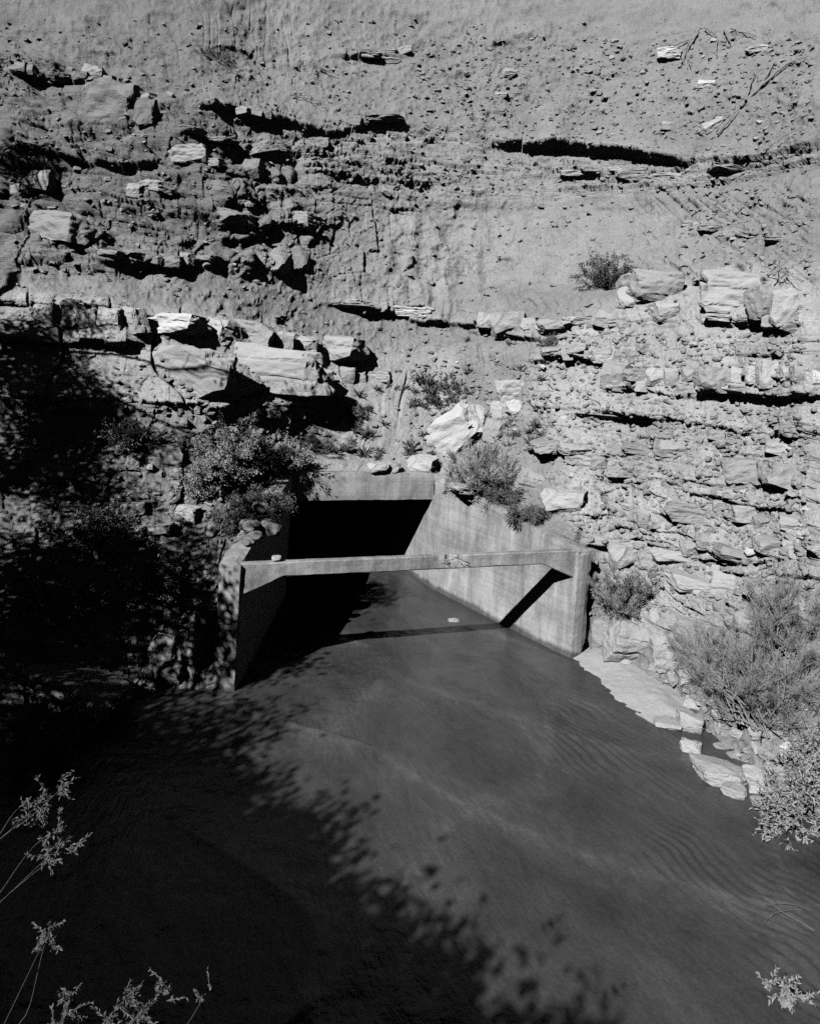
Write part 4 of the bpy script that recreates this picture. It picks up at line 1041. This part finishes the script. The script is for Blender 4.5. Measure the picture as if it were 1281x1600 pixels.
# ------------------------------------------------------------------ trees of the left bank (they stand just outside the frame and shade it)
def tree(name, base, blobs, nleaf, ll, label, seed, trunk_r=.16):
    """blobs: (x, y, z, radius, density)"""
    rs = np.random.default_rng(seed)
    root = empty(name, tuple(base)); tag(root, label, 'tree', 'trees along the left bank'); b0 = np.array(base, float)
    cen = np.mean([b[:3] for b in blobs], 0)
    fork = b0 + (cen - b0) * .45; fork[2] = b0[2] + (cen[2] - b0[2]) * .5
    paths = [(bent(b0 - [0, 0, .3], fork, rs, .04, 9) - b0, trunk_r, trunk_r * .65)]
    C, Dn = [], []
    vol = sum(b[3] ** 2 * b[4] for b in blobs)
    for x, y, z, r, dens in blobs:
        c = np.array([x, y, z]); limb = bent(fork, c, rs, .07, 8); paths.append((limb - b0, trunk_r * .55, .03))
        nt = max(10, int(40 * r * r * dens)); n = int(nleaf * r * r * dens / vol / nt) + 1
        for i in range(nt):
            d = rs.normal(size=3); d /= np.linalg.norm(d); rr = r * rs.random() ** .45
            tip = c + d * rr * [1, 1, .8]
            a = limb[rs.integers(4, 8)]; paths.append((bent(a, tip, rs, .08, 5) - b0, .022, .006))
            cl = .16 + .22 * rs.random()
            C.append(tip + rs.normal(size=(n, 3)) * cl); Dn.append(rs.normal(size=(n, 3)) + d * .5 + [0, 0, -.3])
    obj('trunk', tubes_mesh('trunk', paths[:1], MAT_BARK, 8), root); obj('branches', tubes_mesh('branches', paths[1:], MAT_BARK, 4), root)
    obj('crown', leaf_mesh('crown', np.concatenate(C) - b0, np.concatenate(Dn), ll, ll * .6, MAT_LEAF_DARK, rs), root)
SV = np.array(SUN_TRAVEL)
def shade(q, k): return np.asarray(q) - SV * k
def wq(px, py): return atz(px, py, 0)
def sq(px, py): return pixel_hit(px, py)[0]
def blob(q, k, r, dens): return (*shade(q, k), r, dens)
g = lambda x, y: np.array([x, y, 0.])
tree('bank_tree', (-6.4, -4.6, 2.9), [blob(g(.35, 4.5), 10.8, 1.9, 1.5), blob(g(-1.2, 6.2), 10.2, 1.9, 1.5), blob(g(.1, 1.8), 11, 1.9, 1.4), blob(g(-2, 2.6), 10, 2.2, 1.2)], 85000, .19, 'broad leafy tree on the near left bank beside the viewpoint', 51, .22)
tree('bank_tree', (-8.6, .2, .9), [blob(g(-2.5, 7.8), 10, 1.8, 1.5), blob(g(-3.9, 9.3), 10, 1.7, 1.5), blob(g(-4.0, 5.0), 9.5, 2.2, 1.3), blob(g(-5.6, 7.2), 9.5, 2.0, 1.3)], 85000, .19, 'thick leafy tree on the left bank, second from the viewpoint', 52, .2)
tree('bank_tree', (-9.6, 4.5, 1.4), [blob(g(-5.3, 10.2), 11, 1.8, 1.3), blob(g(-2.9, 12.4), 11.5, 1.0, .55), blob(g(-4.4, 12.2), 11, 1.2, .9), blob(sq(340, 1000), 10, 1.0, 1.3), blob(PL(-2.9, 2.2, 2.6), 10.5, .75, .9), blob(g(-6.6, 9.4), 10, 1.9, 1.2)], 18000, .15, 'open-crowned tree on the left bank opposite the strut', 53)
tree('bank_tree', (-11.2, 8.6, 3.6), [blob(sq(180, 960), 9, 1.3, 1), blob(sq(90, 880), 9, 1.5, 1), blob(sq(250, 860), 10, 1.1, .8), blob(sq(120, 1060), 9, 1.2, .6), blob(sq(60, 1000), 9, 1.5, .9), blob(sq(300, 920), 10, .9, .6)], 11000, .15, 'tree on the left slope shading the rubble below the ledge', 54)
tree('bank_tree', (-12.4, 10.2, 5.8), [blob(sq(70, 720), 9, 1.5, 1.2), blob(sq(150, 660), 9, .9, 1.2), blob(sq(70, 610), 9, 1.2, 1.2), blob(sq(140, 780), 9, .8, .8), blob(sq(250, 690), 10, .5, 1.0)], 13000, .13, 'tall tree on the left slope shading the foot of the ledge', 55)
tree('bank_tree', (-13.6, 12.6, 7.6), [blob(sq(60, 230), 8, .6, .7), blob(sq(130, 500), 8.5, .5, .5), blob(sq(50, 530), 8.5, .8, .8), blob(sq(500, 690), 12, .35, .9), blob(sq(490, 768), 12.5, .35, .8), blob(sq(30, 260), 8, .6, .8)], 5000, .12, 'thin tree highest on the left slope', 56, .12)

# leafy saplings of the near left bank, their tips in the sun
def sapling(base, tips, label, seed, mat=MAT_LEAF):
    rs = np.random.default_rng(seed); root = empty('sapling', tuple(base)); tag(root, label, 'sapling'); b0 = np.array(base, float)
    paths, C, Dn = [], [], []
    f = tips[0][2] / 5
    main = None
    for q in tips:
        tip = at(*q[:3]); st = b0 if main is None else main[7]
        p = bent(st, tip, rs, .07, 9); paths.append((p - b0, (.0032 if main is None else .002) * f, .001 * f))
        if main is None: main = p
        for k in range(q[3]):
            a = p[-1] + (p[-2] - p[-1]) * rs.random() * .25 + rs.normal(size=3) * .02 * f; tw = a + (rs.normal(size=3) * .06 + [.015, 0, .025]) * f
            paths.append((np.linspace(a, tw, 3) - b0, .002 * f, .001 * f)); n = 20
            t = rs.random(n)[:, None]; C.append(a + (tw - a) * t - b0); Dn.append((tw - a) / np.linalg.norm(tw - a) + rs.normal(size=(n, 3)) * .6)
    obj('stem', tubes_mesh('stem', paths, MAT_BARK, 5), root)
    obj('foliage', leaf_mesh('foliage', np.concatenate(C), np.concatenate(Dn), .031 * f, .012 * f, mat, rs), root)
def foot(x, y): return (x, y, bank_z(x, y))
sapling(foot(-2.7, .7), [(80, 1240, 2.9, 9), (60, 1255, 2.9, 9), (98, 1230, 2.9, 7), (45, 1285, 2.9, 7)], 'upper leafy sapling spray at the lower left edge', 61, MAT_LEAF_DARK)
sapling(foot(-2.6, .9), [(108, 1308, 2.8, 11), (85, 1300, 2.8, 5), (104, 1325, 2.8, 5)], 'sapling spray just under the upper spray, lower left edge', 62, MAT_LEAF_DARK)
sapling(foot(-2.2, .6), [(80, 1448, 2.5, 7), (74, 1462, 2.5, 4)], 'small lone sapling spray near the lower left edge', 63, MAT_LEAF_DARK)
sapling(foot(-1.3, .5), [(120, 1545, 2.2, 9), (205, 1550, 2.2, 12), (225, 1575, 2.2, 14), (262, 1550, 2.2, 9), (322, 1552, 2.2, 3), (110, 1580, 2.2, 6), (180, 1590, 2.2, 10)], 'wide sapling spray along the bottom left', 64, MAT_LEAF_DARK)
sapling((5.6, 5.2, .2), [(1215, 1560, 5.5, 10), (1235, 1550, 5.5, 8), (1200, 1545, 5.5, 5)], 'leafy spray at the bottom right corner', 65, MAT_LEAF)
print('all', len(bpy.data.objects), round(time.time() - T0, 1))
